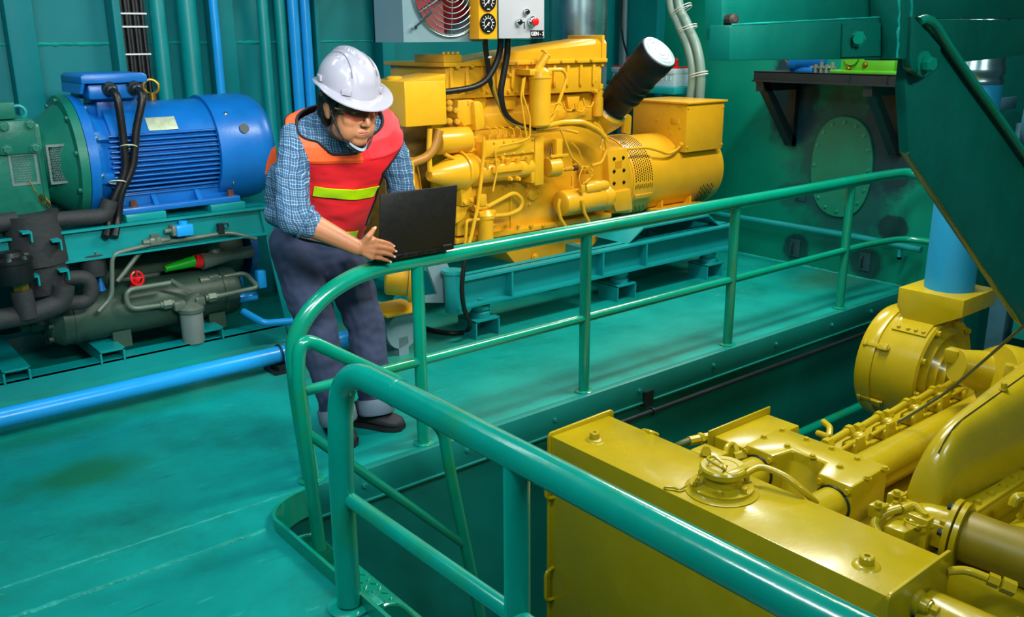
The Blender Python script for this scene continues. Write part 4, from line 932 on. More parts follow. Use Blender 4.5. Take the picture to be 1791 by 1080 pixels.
# switch box fittings
c = G(930, 38, ypn); e = MB().lathe([(0,0), (.028,0), (.028,.012), (.022,.018), (.018,.02), (0,.02)], c, (0,-1,0), 32).build('stop_button_collar', M['chrome'], swo)
MB().lathe([(0,.018), (.017,.018), (.021,.03), (.021,.036), (.012,.04), (0,.04)], c, (0,-1,0), 32).build('stop_button', M['red'], e)
c = G(920, 21, ypn); e = MB().lathe([(0,0), (.017,0), (.017,.01), (.014,.014), (0,.014)], c, (0,-1,0), 28).build('push_button_collar', M['chrome'], swo)
MB().cyl(c-Y3*.013, c-Y3*.022, .010, n=20).build('push_button', M['blackm'], e)
c = G(907, 39, ypn); e = MB().lathe([(0,0), (.019,0), (.019,.01), (.015,.016), (0,.016)], c, (0,-1,0), 28).build('key_switch', M['chrome'], swo)
MB().cyl(c-Y3*.014, c-Y3*.02, .011, n=16).build('key_slot', M['blackm'], e)
MB().bx(c+V((.006,-.03,-.004)), c+V((.020,-.02,.004)), .001).bx(c+V((.014,-.028,-.034)), c+V((.022,-.024,-.004)), .001).build('key', M['steel'], e)
pl0, pl1 = G(929, 53, ypn), G(951, 65.5, ypn)
lp = MB().bx((pl0.x, ypn+.001, pl1.z), (pl1.x, ypn+.006, pl0.z)).build('label_plate', M['blackm'], swo)
text_mesh('plate_text', 'GEN - 2', .0275, M['whitet'], lp, ((pl0.x+pl1.x)/2, ypn-.0005, (pl0.z+pl1.z)/2), X3, Z3, .0006, .0006)
for x in (xq[3]-.28, xq[3]-.05): MB().bx((x-.02, ypn+.28, 2.02), (x+.02, WY, 2.06)).build('support_arm', M['teal'], cpn)
fb_ = thing('fan_unit', 'blue grey fan box with red fan behind round wire grille, left of the gauges', 'fan', (2.9, ypn+.1, zb0-.01))
YF = ypn+.095
xf0, xf1 = G(706, 70, YF).x, xq[1]-.004
cf = V((G(786, 0, YF).x, YF, 0)); rf = cf.x-G(722, 0, YF).x; cf.z = G(776, 62, YF).z+rf
zt2 = cf.z+rf+.05
# box front with a round opening
m = MB(); bm_ = m.bm; N = 48
def edge_pt(a):
    dx, dz = math.cos(a), math.sin(a); hx = (xf1-cf.x if dx > 0 else cf.x-xf0); hz_ = (zt2-cf.z if dz > 0 else cf.z-(zb0-.012))
    t = min(hx/abs(dx) if abs(dx) > 1e-6 else 9, hz_/abs(dz) if abs(dz) > 1e-6 else 9); return V((cf.x+dx*t, 0, cf.z+dz*t))
angs = sorted([2*PI*k/N for k in range(N)]+[math.atan2((zz_-cf.z), (xx_-cf.x)) % (2*PI) for xx_ in (xf0, xf1) for zz_ in (zb0-.012, zt2)])
rin = min(rf, xf1-cf.x-.004)
ri = [V((cf.x+min(rf, 9)*math.cos(a)*1.0, 0, cf.z+rf*math.sin(a))) for a in angs]
for p in ri: p.x = min(p.x, xf1-.006)
ro = [edge_pt(a) for a in angs]
rings = [[V((p.x, YF+.26, p.z)) for p in ri], [V((p.x, YF, p.z)) for p in ri], [V((p.x, YF, p.z)) for p in ro], [V((p.x, YF+.28, p.z)) for p in ro]]
m.loft(rings, cap=False); m.build('housing', M['grey'], fb_)
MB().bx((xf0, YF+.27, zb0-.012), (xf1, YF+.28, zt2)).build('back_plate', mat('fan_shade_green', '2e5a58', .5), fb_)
m = MB()
for k in range(6):
    a = k*PI/3+.2; u = V((math.cos(a), 0, math.sin(a))); w = V((-math.sin(a), 0, math.cos(a)))
    c = V((cf.x, YF+.12, cf.z))
    m.loft([[c+u*rf*.12-w*.03+Y3*.03, c+u*rf*.12+w*.03-Y3*.03, c+u*rf*.12+w*.03-Y3*.026, c+u*rf*.12-w*.03+Y3*.034],
            [c+u*rf*.93-w*.10+Y3*.05, c+u*rf*.93+w*.09-Y3*.04, c+u*rf*.93+w*.09-Y3*.036, c+u*rf*.93-w*.10+Y3*.054]])
m.cyl((cf.x, YF+.06, cf.z), (cf.x, YF+.18, cf.z), rf*.2, n=24); m.build('fan_rotor', mat('fan_red', '8a0f18', .4, var=.05), fb_)
m = MB()
for k in range(7): m.torus((cf.x, YF-.012-.012*(1-(k/6)**2), cf.z), Y3, min(rf*(.28+.12*k), rf*1.0), .0028, 56, 6)
m.torus((cf.x, YF-.006, cf.z), Y3, rf*1.03, .006, 56, 8)
for a in (PI/2, -PI/2, PI*7/6, PI*11/6, PI/6, PI*5/6): m.tube([(cf.x, YF-.027, cf.z), (cf.x+rf*.6*math.cos(a), YF-.02, cf.z+rf*.6*math.sin(a)), (cf.x+rf*1.02*math.cos(a), YF-.008, cf.z+rf*1.02*math.sin(a))], .003, 6)
m.build('wire_grille', M['steel'], fb_)
a, b = G(726, 48, YF-.02), G(755, 21, YF-.03); MB().tube([a, b], .006, 10).cyl(a+Y3*.03, a-Y3*.006, .010, n=12).build('clamp_arm', M['chrome'], fb_)
for x in (xf0+.05, xf1-.06): MB().bx((x-.02, YF+.27, 2.02), (x+.02, WY, 2.06)).build('support_arm', M['teal'], fb_)
# black cable looms dropping from the panel into the engine
def loom(pix, r, label, y0=ypn+.1, y1=YB-.12, mt=None):
    n_ = len(pix); pts = [G(px, py, y0+(y1-y0)*min(1, i/(n_-2))) for i, (px, py) in enumerate(pix)]
    o = MB().tube(catmull(pts, 8), r, 12).build('cable', mt or M['black']); return tag(o, label, 'cable', 'panel cables')
loom([(848,66), (850,90), (853,112), (857,140), (866,165), (876,185)], .015, 'left of three black cables under the control panel, with white tie')
loom([(876,66), (874,90), (866,115), (850,140), (826,153), (785,160), (768,161)], .017, 'black cable under the panel curving away left to the yellow header box')
loom([(888,66), (887,95), (881,130), (876,165), (884,200), (908,220), (935,224)], .018, 'right of three black cables under the control panel, dropping behind the fuel filter')
loom([(856,125), (862,150), (872,180), (884,205), (900,218), (930,228)], .010, 'thin yellow grey conduit beside the black cables on the engine front', YB-.14, YB-.13, mat('dusty_conduit', '8a7420', .5))
loom([(855,108), (846,135), (832,152), (800,163)], .006, 'thin brown wire splitting off left below the white tie', ypn+.16, YB-.1, mat('brown_wire', '9a4a20', .5))
q = G(853, 100, ypn+.13); tag(MB().torus(q, Z3, .018, .006, 20, 6).build('cable_tie', M['whitet']), 'white tie round the left cable under the control panel', 'cable tie')
# black battery cable looping on the floor in front of the frame
pts = [G(815, 440, GB-.06), G(808, 500, GB-.06), G(812, 540, GB-.05), G(822, 566, GB-.04)]+[at(px, py, z=.02) for px, py in ((815,580), (790,583), (755,578), (720,566), (690,560))]
tag(MB().tube(catmull(pts, 8), .013, 12).build('battery_cable', M['black']), 'black cable hanging from the yellow engine and looping on the floor by the frame', 'cable')
# stainless exhaust stack behind the engine
q0, q1 = G(972, 40, 5.1), G(1050, 40, 5.1)
tag(MB().lathe([(0,0), ((q1-q0).length/2*.95,0), ((q1-q0).length/2*.95,2.7), (0,2.7)], ((q0+q1)/2).x*X3+5.1*Y3+1.25*Z3, Z3, 40).build('exhaust_stack', M['steel']), 'wide stainless steel stack rising behind the yellow engine', 'duct')
# ================================================================ second engine in the pit, yellow, seen from above
OM = M['ochre']
pe = thing('marine_engine', 'large olive yellow engine standing in the pit at lower right with flat radiator tank', 'engine', (3.4, 1.5, -1.5))
def pb(name, m, parent=None, mt=None, **k): return m.build(name, mt or OM, parent or pe, **k)
TX0, TX1, TY0, TY1 = 2.40, 2.745, 1.175, 2.70
m = MB().bx((TX0, TY0, -1.25), (TX1, TY1, 0), .004); tk = pb('header_tank', m)
for y0, nm in ((TY1, 1), (TY0-.012, 0)):
    o = fillet([V((TX0-.012, y0, -1.25)), V((TX0-.012, y0, .0)), V((TX0+.0, y0, .014)), V((TX1-.02, y0, .022)), V((TX1+.03, y0, .022)), V((TX1+.03, y0, -.02)), V((TX1+.02, y0, -1.25))], .025, 5)
    pb('end_plate', MB().prism(o, (0, .012, 0), .002), tk)
m = MB().bx((TX0-.004, TY0-.03, -1.5), (TX1+.03, TY1+.02, -1.25), .01); pb('radiator_base', m, tk)
def plug(px, py, R_):
    q = at(px, py, z=0); m = MB().lathe([(0,0), (R_*1.9,0), (R_*1.7,.006), (R_*1.2,.010), (R_,.010), (R_,.032), (R_*.85,.036), (R_*.4,.036), (R_*.38,.02), (0,.02)], q, Z3, 24); return pb('threaded_plug', m, tk)
plug(1040, 770, .021); plug(1515, 990, .024)
q = at(1604, 1054, y=TY0-.012); m = MB().lathe([(0,0), (.045,0), (.04,.012), (.03,.018), (.028,.04), (0,.04)], q, (0,-1,0), 20); sp_ = pb('side_boss', m, tk); bolts(sp_, [(q-Y3*.04, (0,-1,0))], .018, .03, OM)
for zz in (-.12, -.62): pb('side_handle', MB().tube(fillet([(TX0-.0, TY1-.02, zz), (TX0-.045, TY1-.02, zz-.01), (TX0-.045, TY1-.02, zz-.15), (TX0, TY1-.02, zz-.16)], .03), .008, 8), tk)
# filler neck and cap
q = at(1262, 858, z=0)
m = MB().lathe([(0,0), (.134,0), (.136,.004), (.122,.010), (.116,.016), (.116,.026), (.078,.030), (.073,.034), (.071,.075), (0,.075)], q, Z3, 48); nk = pb('filler_neck', m, tk)
bolts(nk, [(q+V((.097*math.cos(a), .097*math.sin(a), .026)), Z3) for a in (.55, 1.6, 2.65, 3.7, 4.75, 5.8)], .012, .022, OM)
m = MB().lathe([(0,.07), (.080,.07), (.086,.076), (.086,.094), (.080,.102), (.055,.102), (.052,.099), (.018,.099), (.014,.107), (0,.107)], q, Z3, 48); m.bx(q+V((-.04,-.072,.100)), q+V((.06,-.045,.104)), .001); cp_ = pb('filler_cap', m, nk)
h0 = q+V((0,0,.101)); a_ = V((.1,.9,.0)).normalized(); b_ = V((.9,-.1,0)).normalized()
pb('cap_handle', MB().tube(fillet([h0-b_*.02-a_*.03, h0-b_*.045-a_*.04+Z3*.018, h0-b_*.045+a_*.045+Z3*.022, h0-b_*.0+a_*.05+Z3*.02, h0+b_*.004+a_*.0+Z3*.004, h0-b_*.02-a_*.03], .02, 6), .006, 8), nk)
ch = [at(px, py, z=.004) for px, py in ((1166,855), (1178,856), (1190,858), (1203,850), (1212,842), (1220,838))]+[q+V((-.10,.05,.035)), q+V((-.072,.03,.09))]
cp2 = catmull(ch, 6); m = MB()
for i in range(0, len(cp2)-1, 1):
    a, b = cp2[i], cp2[i+1]; t = (b-a).normalized(); c = (a+b)/2
    u, w, _ = frame(t); s_ = u if i % 2 else w
    m.tube([c+t*.012*math.cos(x)+s_*.007*math.sin(x) for x in [PI/4*k for k in range(8)]], .0030, 5, closed=True)
tag(m.build('chain', OM), 'small chain hanging from the yellow filler cap onto the tank top', 'chain')
# hose from the neck over the near coolant pipe
pb('overflow_hose', MB().tube(catmull([q+V((.06,-.045,.055)), at(1330,818,z=.07), at(1370,832,z=.06), at(1400,855,z=.03), at(1425,878,z=-.02), at(1432,888,z=-.06)], 8), .013, 12))
# thermostat cross housing with two lobes, pipes to the tank
hz = .015
o = [V((2.93,2.105,hz)), V((3.20,2.115,hz)), V((3.20,1.625,hz)), V((2.93,1.615,hz)), V((2.93,1.765,hz)), V((3.04,1.80,hz)), V((3.04,1.95,hz)), V((2.93,1.965,hz))]
m = MB().prism(list(reversed(o)), (0,0,-.26), .012); th = pb('thermostat_housing', m)
m = MB().prism([V((3.02,1.77,-.03)), V((3.06,1.8,-.03)), V((3.06,1.95,-.03)), V((3.02,1.98,-.03)), V((2.97,1.94,-.22)), V((2.97,1.80,-.22))], (.03,0,0)); pb('housing_web', m, th)
for yy in (2.035, 1.69):
    pb('coolant_pipe', MB().cyl((TX1-.01, yy, -.085), (2.94, yy, -.085), .068, n=32))
    pb('pipe_gasket', MB().torus((2.928, yy, -.085), X3, .07, .006, 32, 6), th, M['darksteel'])
    bolts(th, [((2.93, yy+dy, -.085+dz), (-1,0,0)) for dy, dz in ((.058,.075), (-.058,.075), (.058,-.09), (-.058,-.09))], .013, .014, OM)
bolts(th, [(at(px, py, z=hz), Z3) for px, py in ((1336,766), (1368,754), (1377,782), (1410,770), (1421,800), (1454,786), (1469,818), (1499,804), (1517,837), (1548,821))], .012, .012, OM)
m = MB().bx((2.98, 2.13, -.25), (3.36, 2.30, -.03), .008); m.bx((2.95, 2.30, -.25), (3.38, 2.31, -.0), .003); pb('heat_exchanger', m)
m = MB().tube(fillet([at(1440,738,z=-.03), at(1452,748,z=-.03), at(1450,765,z=-.05), at(1430,758,z=-.06)], .02), .014, 10); pb('bracket_loop', m)
# hydraulic hose with elbow at the tank back
m = MB().tube(catmull([at(1170,790,z=-.10), at(1190,778,z=-.06), at(1205,772,z=-.05)], 6), .016, 12); pb('hose', m, None, mat('dusty_hose', '55602a', .5))
a, b, c, d_ = at(1205,772,z=-.05), at(1238,765,z=-.05), at(1252,760,z=-.04), at(1262,785,z=-.10)
m = MB().cyl(a, b, .021, n=8).cyl(a.lerp(b, .55), a.lerp(b, .72), .026, n=6); m.tube(fillet([b, c, d_], .004), .022, 4); pb('hose_fitting', m)
m = MB().box(at(1240, 795, z=-.02), (.10,.12,.03), .006).cyl(at(1235,790,z=0), at(1235,790,z=.025), .022, n=6); pb('tank_bracket', m)
m = MB().tube(catmull([at(1268,800,z=-.03), at(1272,782,z=0.0), at(1283,778,z=.0), at(1290,795,z=-.03)], 6), .012, 10).cyl(at(1285,800,z=-.04), at(1305,796,z=-.03), .022, n=6); pb('pipe_union', m)
m = MB().tube(catmull([at(1126,755,z=-.02), at(1138,758,z=.0), at(1148,762,z=-.02)], 5), .014, 8); pb('pipe_union', m)
# engine body, both banks
m = MB().bx((2.95, .95, -1.0), (4.9, 1.95, -.16), .02); m.bx((3.05, 1.2, -1.35), (4.7, 1.7, -1.0), .02); blk = pb('engine_block', m)
m = MB().bx((3.0, .9, -1.5), (3.2, 2.0, -1.3)); pb('engine_mount', m, None, M['pit']); m = MB().bx((4.5, .9, -1.5), (4.7, 2.0, -1.3)); pb('engine_mount', m, None, M['pit'])
for yy, xa in ((1.735, 3.19), (1.085, 3.05)):
    m = MB().lathe([(0,0), (.07,0), (.085,.02), (.085,1.5), (0,1.5)], (xa, yy, -.075), X3, 32); pb('exhaust_manifold', m)
# rocker gear row on the far bank: pads, rods, posts
m = MB().bx((3.24, 1.83, -.2), (4.6, 2.03, -.10), .01); pb('rocker_deck', m)
for k in range(5):
    x = 3.34+.24*k
    m = MB().prism([(x, 1.84, -.10), (x+.10, 1.84, -.10), (x+.05, 1.84, .01), (x, 1.84, .01)], (0,.012,0), .002); m.box((x+.10, 1.90, -.075), (.10,.09,.05), .012); pb('rocker_bracket', m)
    m = MB().cyl((x-.05, 1.95, -.035), (x+.13, 1.95, -.02), .017, n=12).cyl((x-.07, 1.95, -.035), (x-.03, 1.95, -.035), .026, n=6).cyl((x+.1, 1.95, -.02), (x+.13, 1.95, -.02), .024, n=6).cyl((x-.03, 1.90, -.055), (x+.17, 1.90, -.045), .010, n=10); pb('injector_rod', m)
    m = MB().sph((x+.16, 1.92, -.06), (.035,.04,.03), 12); pb('valve_cap', m)
# central charge air manifold with rounded nose, seam and bolted base
m = MB(); rings = []
cyM = 1.40
for s in [0, .03, .07, .12, .18, .25, .35, .5, .7, .85, 1.0]:
    x = 3.02+1.15*s
    top = .02+.235*(1-(1-min(1, s/.18))**2)**.5+.12*s
    hw = .062+.075*min(1, s*1.3); e = 2.4
    ring = []
    for k in range(24):
        a = PI*k/23; c_, s_ = math.cos(a), math.sin(a)
        ring.append(V((x, cyM+hw*math.copysign(abs(c_)**(2/e), c_), .0+(top)*abs(s_)**(2/e))))
    rings.append(ring)
m.loft(rings); mn = pb('air_manifold', m, None, ang=60)
sm = []
for s in [.05, .09, .14, .2, .3, .5, .75, 1.0]:
    x = 3.02+1.15*s; top = .02+.235*(1-(1-min(1, s/.18))**2)**.5+.12*s; sm.append(V((x, cyM-.012+.0*s, top+.0005)))
pb('seam', MB().tube(sm, .0025, 5), mn, M['darksteel'])
bolts(mn, [(V((3.55, cyM-.012, .02+.235+.12*.46)), Z3)], .012, .03, OM)
m = MB().bx((2.95, cyM-.16, -.10), (4.3, cyM+.10, -.012), .004); m.bx((2.92, cyM-.08, -.2), (3.06, cyM+.07, .004), .004); m.bx((2.96, cyM-.155, -.012), (4.3, cyM-.10, .004), .003); bs = pb('manifold_base', m, mn)
bolts(bs, [(V((3.08+.10*k, cyM-.128, .004)), Z3) for k in range(12)]+[(V((2.945, cyM+dy, .004)), Z3) for dy in (.055, 0, -.055)]+[(V((3.0, cyM+dy, .004)), Z3) for dy in (.055, -.055)], .011, .014, OM)
# bits between tank and manifold: clamp blocks, bent pipes, plug
m = MB().tube(fillet([at(1540,945,z=-.06), at(1527,912,z=-.03), at(1555,895,z=0), at(1575,890,z=.01)], .03), .016, 12); pb('fuel_pipe', m)
m = MB().tube(fillet([at(1578,892,z=.01), at(1600,882,z=.02), at(1620,905,z=0), at(1630,922,z=-.03)], .03), .015, 12); pb('fuel_pipe', m)
for px, py in ((1536, 893), (1568, 873)):
    m = MB().box(at(px, py, z=0), (.06,.05,.05), .008).hexn(at(px, py-6, z=.03), Z3, .013, .02); pb('clamp_block', m)
m = MB().lathe([(0,0), (.04,0), (.042,.012), (.03,.02), (.028,.035), (.018,.04), (.016,.055), (0,.055)], at(1597, 922, z=-.05), Z3, 16); m.torus(at(1600,915,z=-.01), (.3,0,1), .035, .004, 20, 6); pb('drain_plug', m)
m = MB().lathe([(0,0), (.045,0), (.045,.014), (0,.014)], at(1582, 902, z=-.06), Z3, 16); pb('cover_cap', m)
m = MB().prism([at(1545,942,z=-.07), at(1575,925,z=-.07), at(1615,938,z=-.07), at(1580,955,z=-.07)], (0,0,.05), .006); pb('water_pump_cover', m)
# water elbow with flange going right, towards -y
fa = at(1672, 928, z=-.05); fx_ = fa.x
fl1 = at(1668, 930, z=-.055); dv = V((.16,-1,-.05)).normalized()
m = MB().lathe([(0,-.012), (.115,-.012), (.118,-.008), (.118,.008), (0,.012)], fl1, dv, 48); m.lathe([(0,.016), (.115,.016), (.115,.034), (0,.034)], fl1, dv, 48); ef = pb('elbow_flange', m)
bolts(ef, ring_spots(fl1-dv*.012, -dv, .10, 6, .3), .013, .016, M['darksteel'])
m = MB().tube(fillet([fl1-dv*.01, fl1-dv*.09, fl1-dv*.12+V((-.10,.05,-.05)), fl1+V((-.20,.13,-.16))], .1, 8), .075, 24); pb('pump_outlet', m)
m = MB().lathe([(.085,.03), (.09,.05), (.088,.15), (.098,.24), (.10,.26), (.10,.30), (.104,.305), (.104,.36), (.11,.365), (.11,.8)], fl1, dv, 40); pb('water_elbow', m, None, mat('dusty_yellow', '8f7a10', .45, var=.15))
# lower right hose stub and fuel line with hex unions
a = V((2.62, TY0-.02, -.15)); dv2 = V((.05,-1,.0)).normalized()
m = MB().lathe([(0,0), (.085,0), (.085,.22), (.088,.225), (.088,.33), (.08,.34), (.06,.34), (.055,.30), (0,.30)], a, dv2, 36); pb('hose_stub', m)
m = MB().torus(a+dv2*.27, dv2, .09, .008, 36, 8).box(a+dv2*.27+V((.0,0,.10)), (.05,.04,.03), .005); pb('hose_clamp', m)
m = MB().tube(fillet([at(1655,1000,z=-.05), at(1690,997,z=-.05), at(1728,1012,z=-.06)], .03), .014, 12); pb('fuel_line', m)
a, b = at(1728,1012,z=-.06), at(1775,1032,z=-.08); m = MB().cyl(a, a.lerp(b,.4), .022, n=6).cyl(a.lerp(b,.5), b, .026, n=6); pb('hex_union', m)
# brackets on the near bank at the right edge
m = MB().tube(fillet([at(1770,885,z=.05), at(1775,870,z=.08), at(1795,868,z=.08), at(1800,890,z=.05), at(1785,905,z=0)], .02), .016, 8); pb('lifting_bracket', m)
# ---- air cleaner drum, funnel box and blue intake duct
DC = V((4.52, 2.03, -.05)); DR = .295
m = MB().lathe([(0,.0), (DR*.30,0), (DR*.34,-.02), (DR*.42,.02), (DR*.52,.0), (DR*.60,.035), (DR*.72,.02), (DR*.82,.05), (DR*.95,.035), (DR,.045), (DR,.30), (0,.30)], DC, Y3, 72)
dr = pb('air_cleaner_drum', m)
m = MB().lathe([(DR*.9,.27), (DR*1.03,.27), (DR*1.04,.275), (DR*1.04,.34), (DR*1.0,.36), (0,.37)], DC, Y3, 72); pb('drum_cover', m, dr)
bolts(dr, ring_spots(DC+Y3*.036, (0,-1,0), DR*.93, 10, .15), .014, .02, OM)
for ang in (2.62, 3.62):
    n_ = V((math.cos(ang), 0, math.sin(ang))); c = DC+Y3*.26+n_*(DR+.012); t_ = n_.cross(Y3)
    R3 = Matrix((Y3, t_, n_)).transposed()
    pb('latch', MB().box(c, (.12,.022,.012), .003, R3).box(c+n_*.01-Y3*.03, (.05,.035,.014), .003, R3).box(c+Y3*.07, (.02,.03,.02), .003, R3), dr)
m = MB(); rr_ = []
for k in range(9):
    a = PI*.52+.62*k/8; n_ = V((math.cos(a), 0, math.sin(a))); rr_.append((DC+n_*(DR+.001), n_))
m.loft([[p+Y3*.06, p+Y3*.24, p+Y3*.24+n_*.008, p+Y3*.06+n_*.008] for p, n_ in rr_]); ap = pb('adapter_plate', m, dr)
bolts(ap, [(p+Y3*y_+n_*.008, n_) for p, n_ in (rr_[7],) for y_ in (.08,.12,.16,.21)], .010, .010, OM)
fz = .385
cl, cn_, cr = at(1571, 503, z=fz), at(1683, 525, z=fz), at(1749, 506, z=fz)
fx0 = (cl.x+cn_.x)/2; fy0, fy1 = (cn_.y+cr.y)/2, cl.y; fx1 = cr.x
ym0, ym1 = at(1627, 590, x=fx0).y, at(1578, 580, x=fx0).y
prof = [(fy0,fz), (fy0,fz-.085), (ym0,fz-.165), (ym0,.08), (ym1,.08), (ym1,fz-.165), (fy1,fz-.10), (fy1,fz)]
m = MB().prism([V((fx0, y_, z_)) for y_, z_ in prof], (fx1-fx0, 0, 0), .003); fb2 = pb('intake_box', m, dr)
dc = at(1665, 508, z=fz); dc = V(((fx0+fx1)/2+.01, (fy0+fy1)/2, 0)); drr = .118
zs_ = at(1720, 145, y=dc.y).z
du = thing('intake_duct', 'bright blue vertical duct with stainless top rising from the yellow air box at right', 'duct', (dc.x, dc.y, fz))
MB().lathe([(0,0), (drr,0), (drr,zs_-fz), (0,zs_-fz)], (dc.x, dc.y, fz), Z3, 48).build('duct_pipe', mat('duct_blue', '1c96cc', .5, var=.06, bump=.06, bscale=90), du)
MB().lathe([(0,0), (drr*1.04,0), (drr*1.06,.01), (drr*1.04,.02), (drr*1.0,.03), (drr*1.06,.05), (drr*1.06,.07), (drr*1.0,.09), (drr*1.0,1.6), (0,1.6)], (dc.x, dc.y, zs_), Z3, 48).build('stainless_sleeve', M['steel'], du)
# turbo outlet neck and manifold bend beside the drum
m = MB().lathe([(0,0), (.07,0), (.075,.01), (.11,.22), (.12,.24), (.12,.28), (0,.28)], at(1672, 640, z=.22), (.8,-.55,-.25), 36); nk2 = pb('turbo_neck', m)
m = MB().bx(at(1668,622,z=.25)-V((.03,.03,.03)), at(1668,622,z=.25)+V((.03,.03,.03)), .004); pb('neck_fitting', m, nk2)
m = MB().lathe([(0,0), (.14,0), (.15,.02), (.15,.10), (.1,.14), (0,.14)], at(1740, 660, z=.2), (.8,-.55,-.25), 36); pb('turbo_housing', m)
for px, py, r in ((1768,645,.024), (1788,650,.035)): pb('manifold_stud', MB().cyl(at(px,py,z=.3)-Z3*.08, at(px,py,z=.3)+Z3*.02, r, n=16, bev=.008))
m = MB().lathe([(0,0), (.16,0), (.17,.02), (.17,.1), (0,.1)], (4.42, 1.72, -.05), (0,1,0), 32); pb('compressor_wheel_case', m)
# thin cable crossing diagonally over the rocker gear
tag(MB().tube(catmull([at(1570,740,z=.03), at(1650,690,z=.2), at(1720,632,z=.42), at(1791,570,z=.62), at(1840,535,z=.74)], 8), .006, 8).build('cable', mat('cable_grey', '4a5238', .4)), 'thin taut cable crossing diagonally above the yellow engine rocker gear', 'cable')
# far platform edge with a yellow beam behind the engine
m = MB().bx((5.75, .4, -.16), (WX+2.8, 2.25, -.04)); struct(m.build('floor_far', M['pit']))
tag(MB().bx((5.5, .3, -.30), (5.6, 2.3, -.2), .004).build('beam', OM), 'dull yellow steel beam behind the pit engine, below the dark far ledge', 'beam')
MB().tube([(3.2, EY-.12, -.62), (5.7, EY-.12, -.62)], .03, 12).build('pit_pipe', M['rail'])
tag(bpy.data.objects['pit_pipe'], 'green pipe low along the pit wall beyond the yellow engine', 'pipe')
# ================================================================ right wall fittings
def on(px, py, x=WX): return at(px, py, x=x)
# oval bolted hatch
hc = V((WX, 3.525, .745)); hw, hh = .232, .345
def oval(k, x, n=64):
    out = []
    for i in range(n):
        a = 2*PI*i/n; c_, s_ = math.cos(a), math.sin(a); e = 2.35
        out.append(V((x, hc.y+hw*k*math.copysign(abs(c_)**(2/e), c_), hc.z+hh*k*math.copysign(abs(s_)**(2/e), s_))))
    return out
ht = thing('manhole_cover', 'large oval green manhole cover bolted to the right wall under the shelf', 'hatch', (WX, hc.y, hc.z-hh))
MB().loft([oval(1, WX+.005), oval(1, WX-.016), oval(.985, WX-.020)]).build('cover', mat('hatch_green', '128068', .4, var=.15, vscale=5), ht)
bolts(ht, [(p, (-1,0,0)) for p in oval(.88, WX-.020, 16)], .012, .012, M['rail'])
# bracket shelf
sh = thing('wall_shelf', 'dark grey steel shelf on two triangular brackets fixed to the right wall', 'shelf', (5.6, 3.5, .86))
zt0 = 1.325; xf = 5.37
ya, yb_ = 3.99, 2.90
m = MB().bx((xf, yb_, zt0), (xf+.012, ya, zt0+.06)); m.bx((xf-.02, yb_, zt0-.006), (xf+.05, ya, zt0+.004)); m.bx((xf, yb_, zt0+.055), (WX, ya, zt0+.063)); m.build('deck_channel', M['darksteel'], sh)
for yy in (3.965, 3.17):
    m = MB().prism([(xf-.02, yy, zt0), (xf+.05, yy, zt0), (WX, yy, .90), (WX, yy, .855), (WX-.05, yy, .862)], (0, -.06, 0)); m.build('brace', M['darksteel'], sh)
    MB().bx((xf, yy-.06, zt0-.07), (WX, yy-.0, zt0-.002)).bx((WX-.05, yy-.06, .86), (WX, yy, zt0-.01)).build('bracket_frame', M['darksteel'], sh)
for yy in (3.27, 3.02): MB().bx((xf-.012, yy-.005, zt0+.004), (xf+.004, yy+.005, zt0+.055)).build('rib', M['darksteel'], sh)
zs_t = zt0+.063
bm2 = thing('small_motor', 'small blue motor on the dark wall shelf, partly hidden by the overhead frame', 'motor', (5.5, 3.75, zs_t))
MB().lathe([(0,0), (.08,.0), (.095,.02), (.095,.05), (.085,.06), (.085,.24), (0,.25)], (5.42, 3.76, zs_t+.10), (.5,-1,0), 32).build('body', M['blue'], bm2)
MB().torus((5.415, 3.765, zs_t+.10), (.5,-1,0), .05, .006, 24, 6).build('fan_grille', M['chrome'], bm2)
MB().bx((5.42, 3.58, zs_t), (5.56, 3.74, zs_t+.03), .004).build('foot', M['blue'], bm2)
gp2 = thing('pump', 'bright green pump block on the dark wall shelf right of the small blue motor', 'pump', (5.5, 3.15, zs_t))
gm = mat('pump_green', '4a9a1c', .4, var=.15)
MB().bx((5.40, 3.0, zs_t), (5.62, 3.36, zs_t+.10), .01).build('body', gm, gp2)
MB().bx((5.38, 2.96, zs_t), (5.64, 3.42, zs_t+.02), .004).build('base', gm, gp2)
MB().lathe([(0,0), (.05,0), (.05,.02), (0,.02)], (5.40, 3.28, zs_t+.10), (-1,0,0), 24).build('cap', gm, gp2)
bolts(gp2, [((5.40, 3.19, zs_t+.055), (-1,0,0)), ((5.40, 3.30, zs_t+.03), (-1,0,0))], .014, .016, M['brass'])
m = MB(); 
for k in range(4): m.cyl((5.44, 3.56-.04*k, zs_t), (5.44, 3.56-.04*k, zs_t+.05+.015*(k % 2)), .014, n=8)
m.tube([(5.44, 3.6, zs_t+.03), (5.44, 3.42, zs_t+.03)], .012, 8); tag(m.build('pipe_manifold', M['dullgrey']), 'small grey valve manifold on the shelf between blue motor and green pump', 'fitting')
tag(MB().tube(catmull([on(1552,108,5.5), on(1572,120,5.45), on(1562,138,5.42), on(1556,144,5.42)], 8), .016, 10).build('hose', M['dkgreen']), 'short dark hose hooked over the right end of the wall shelf', 'hose')
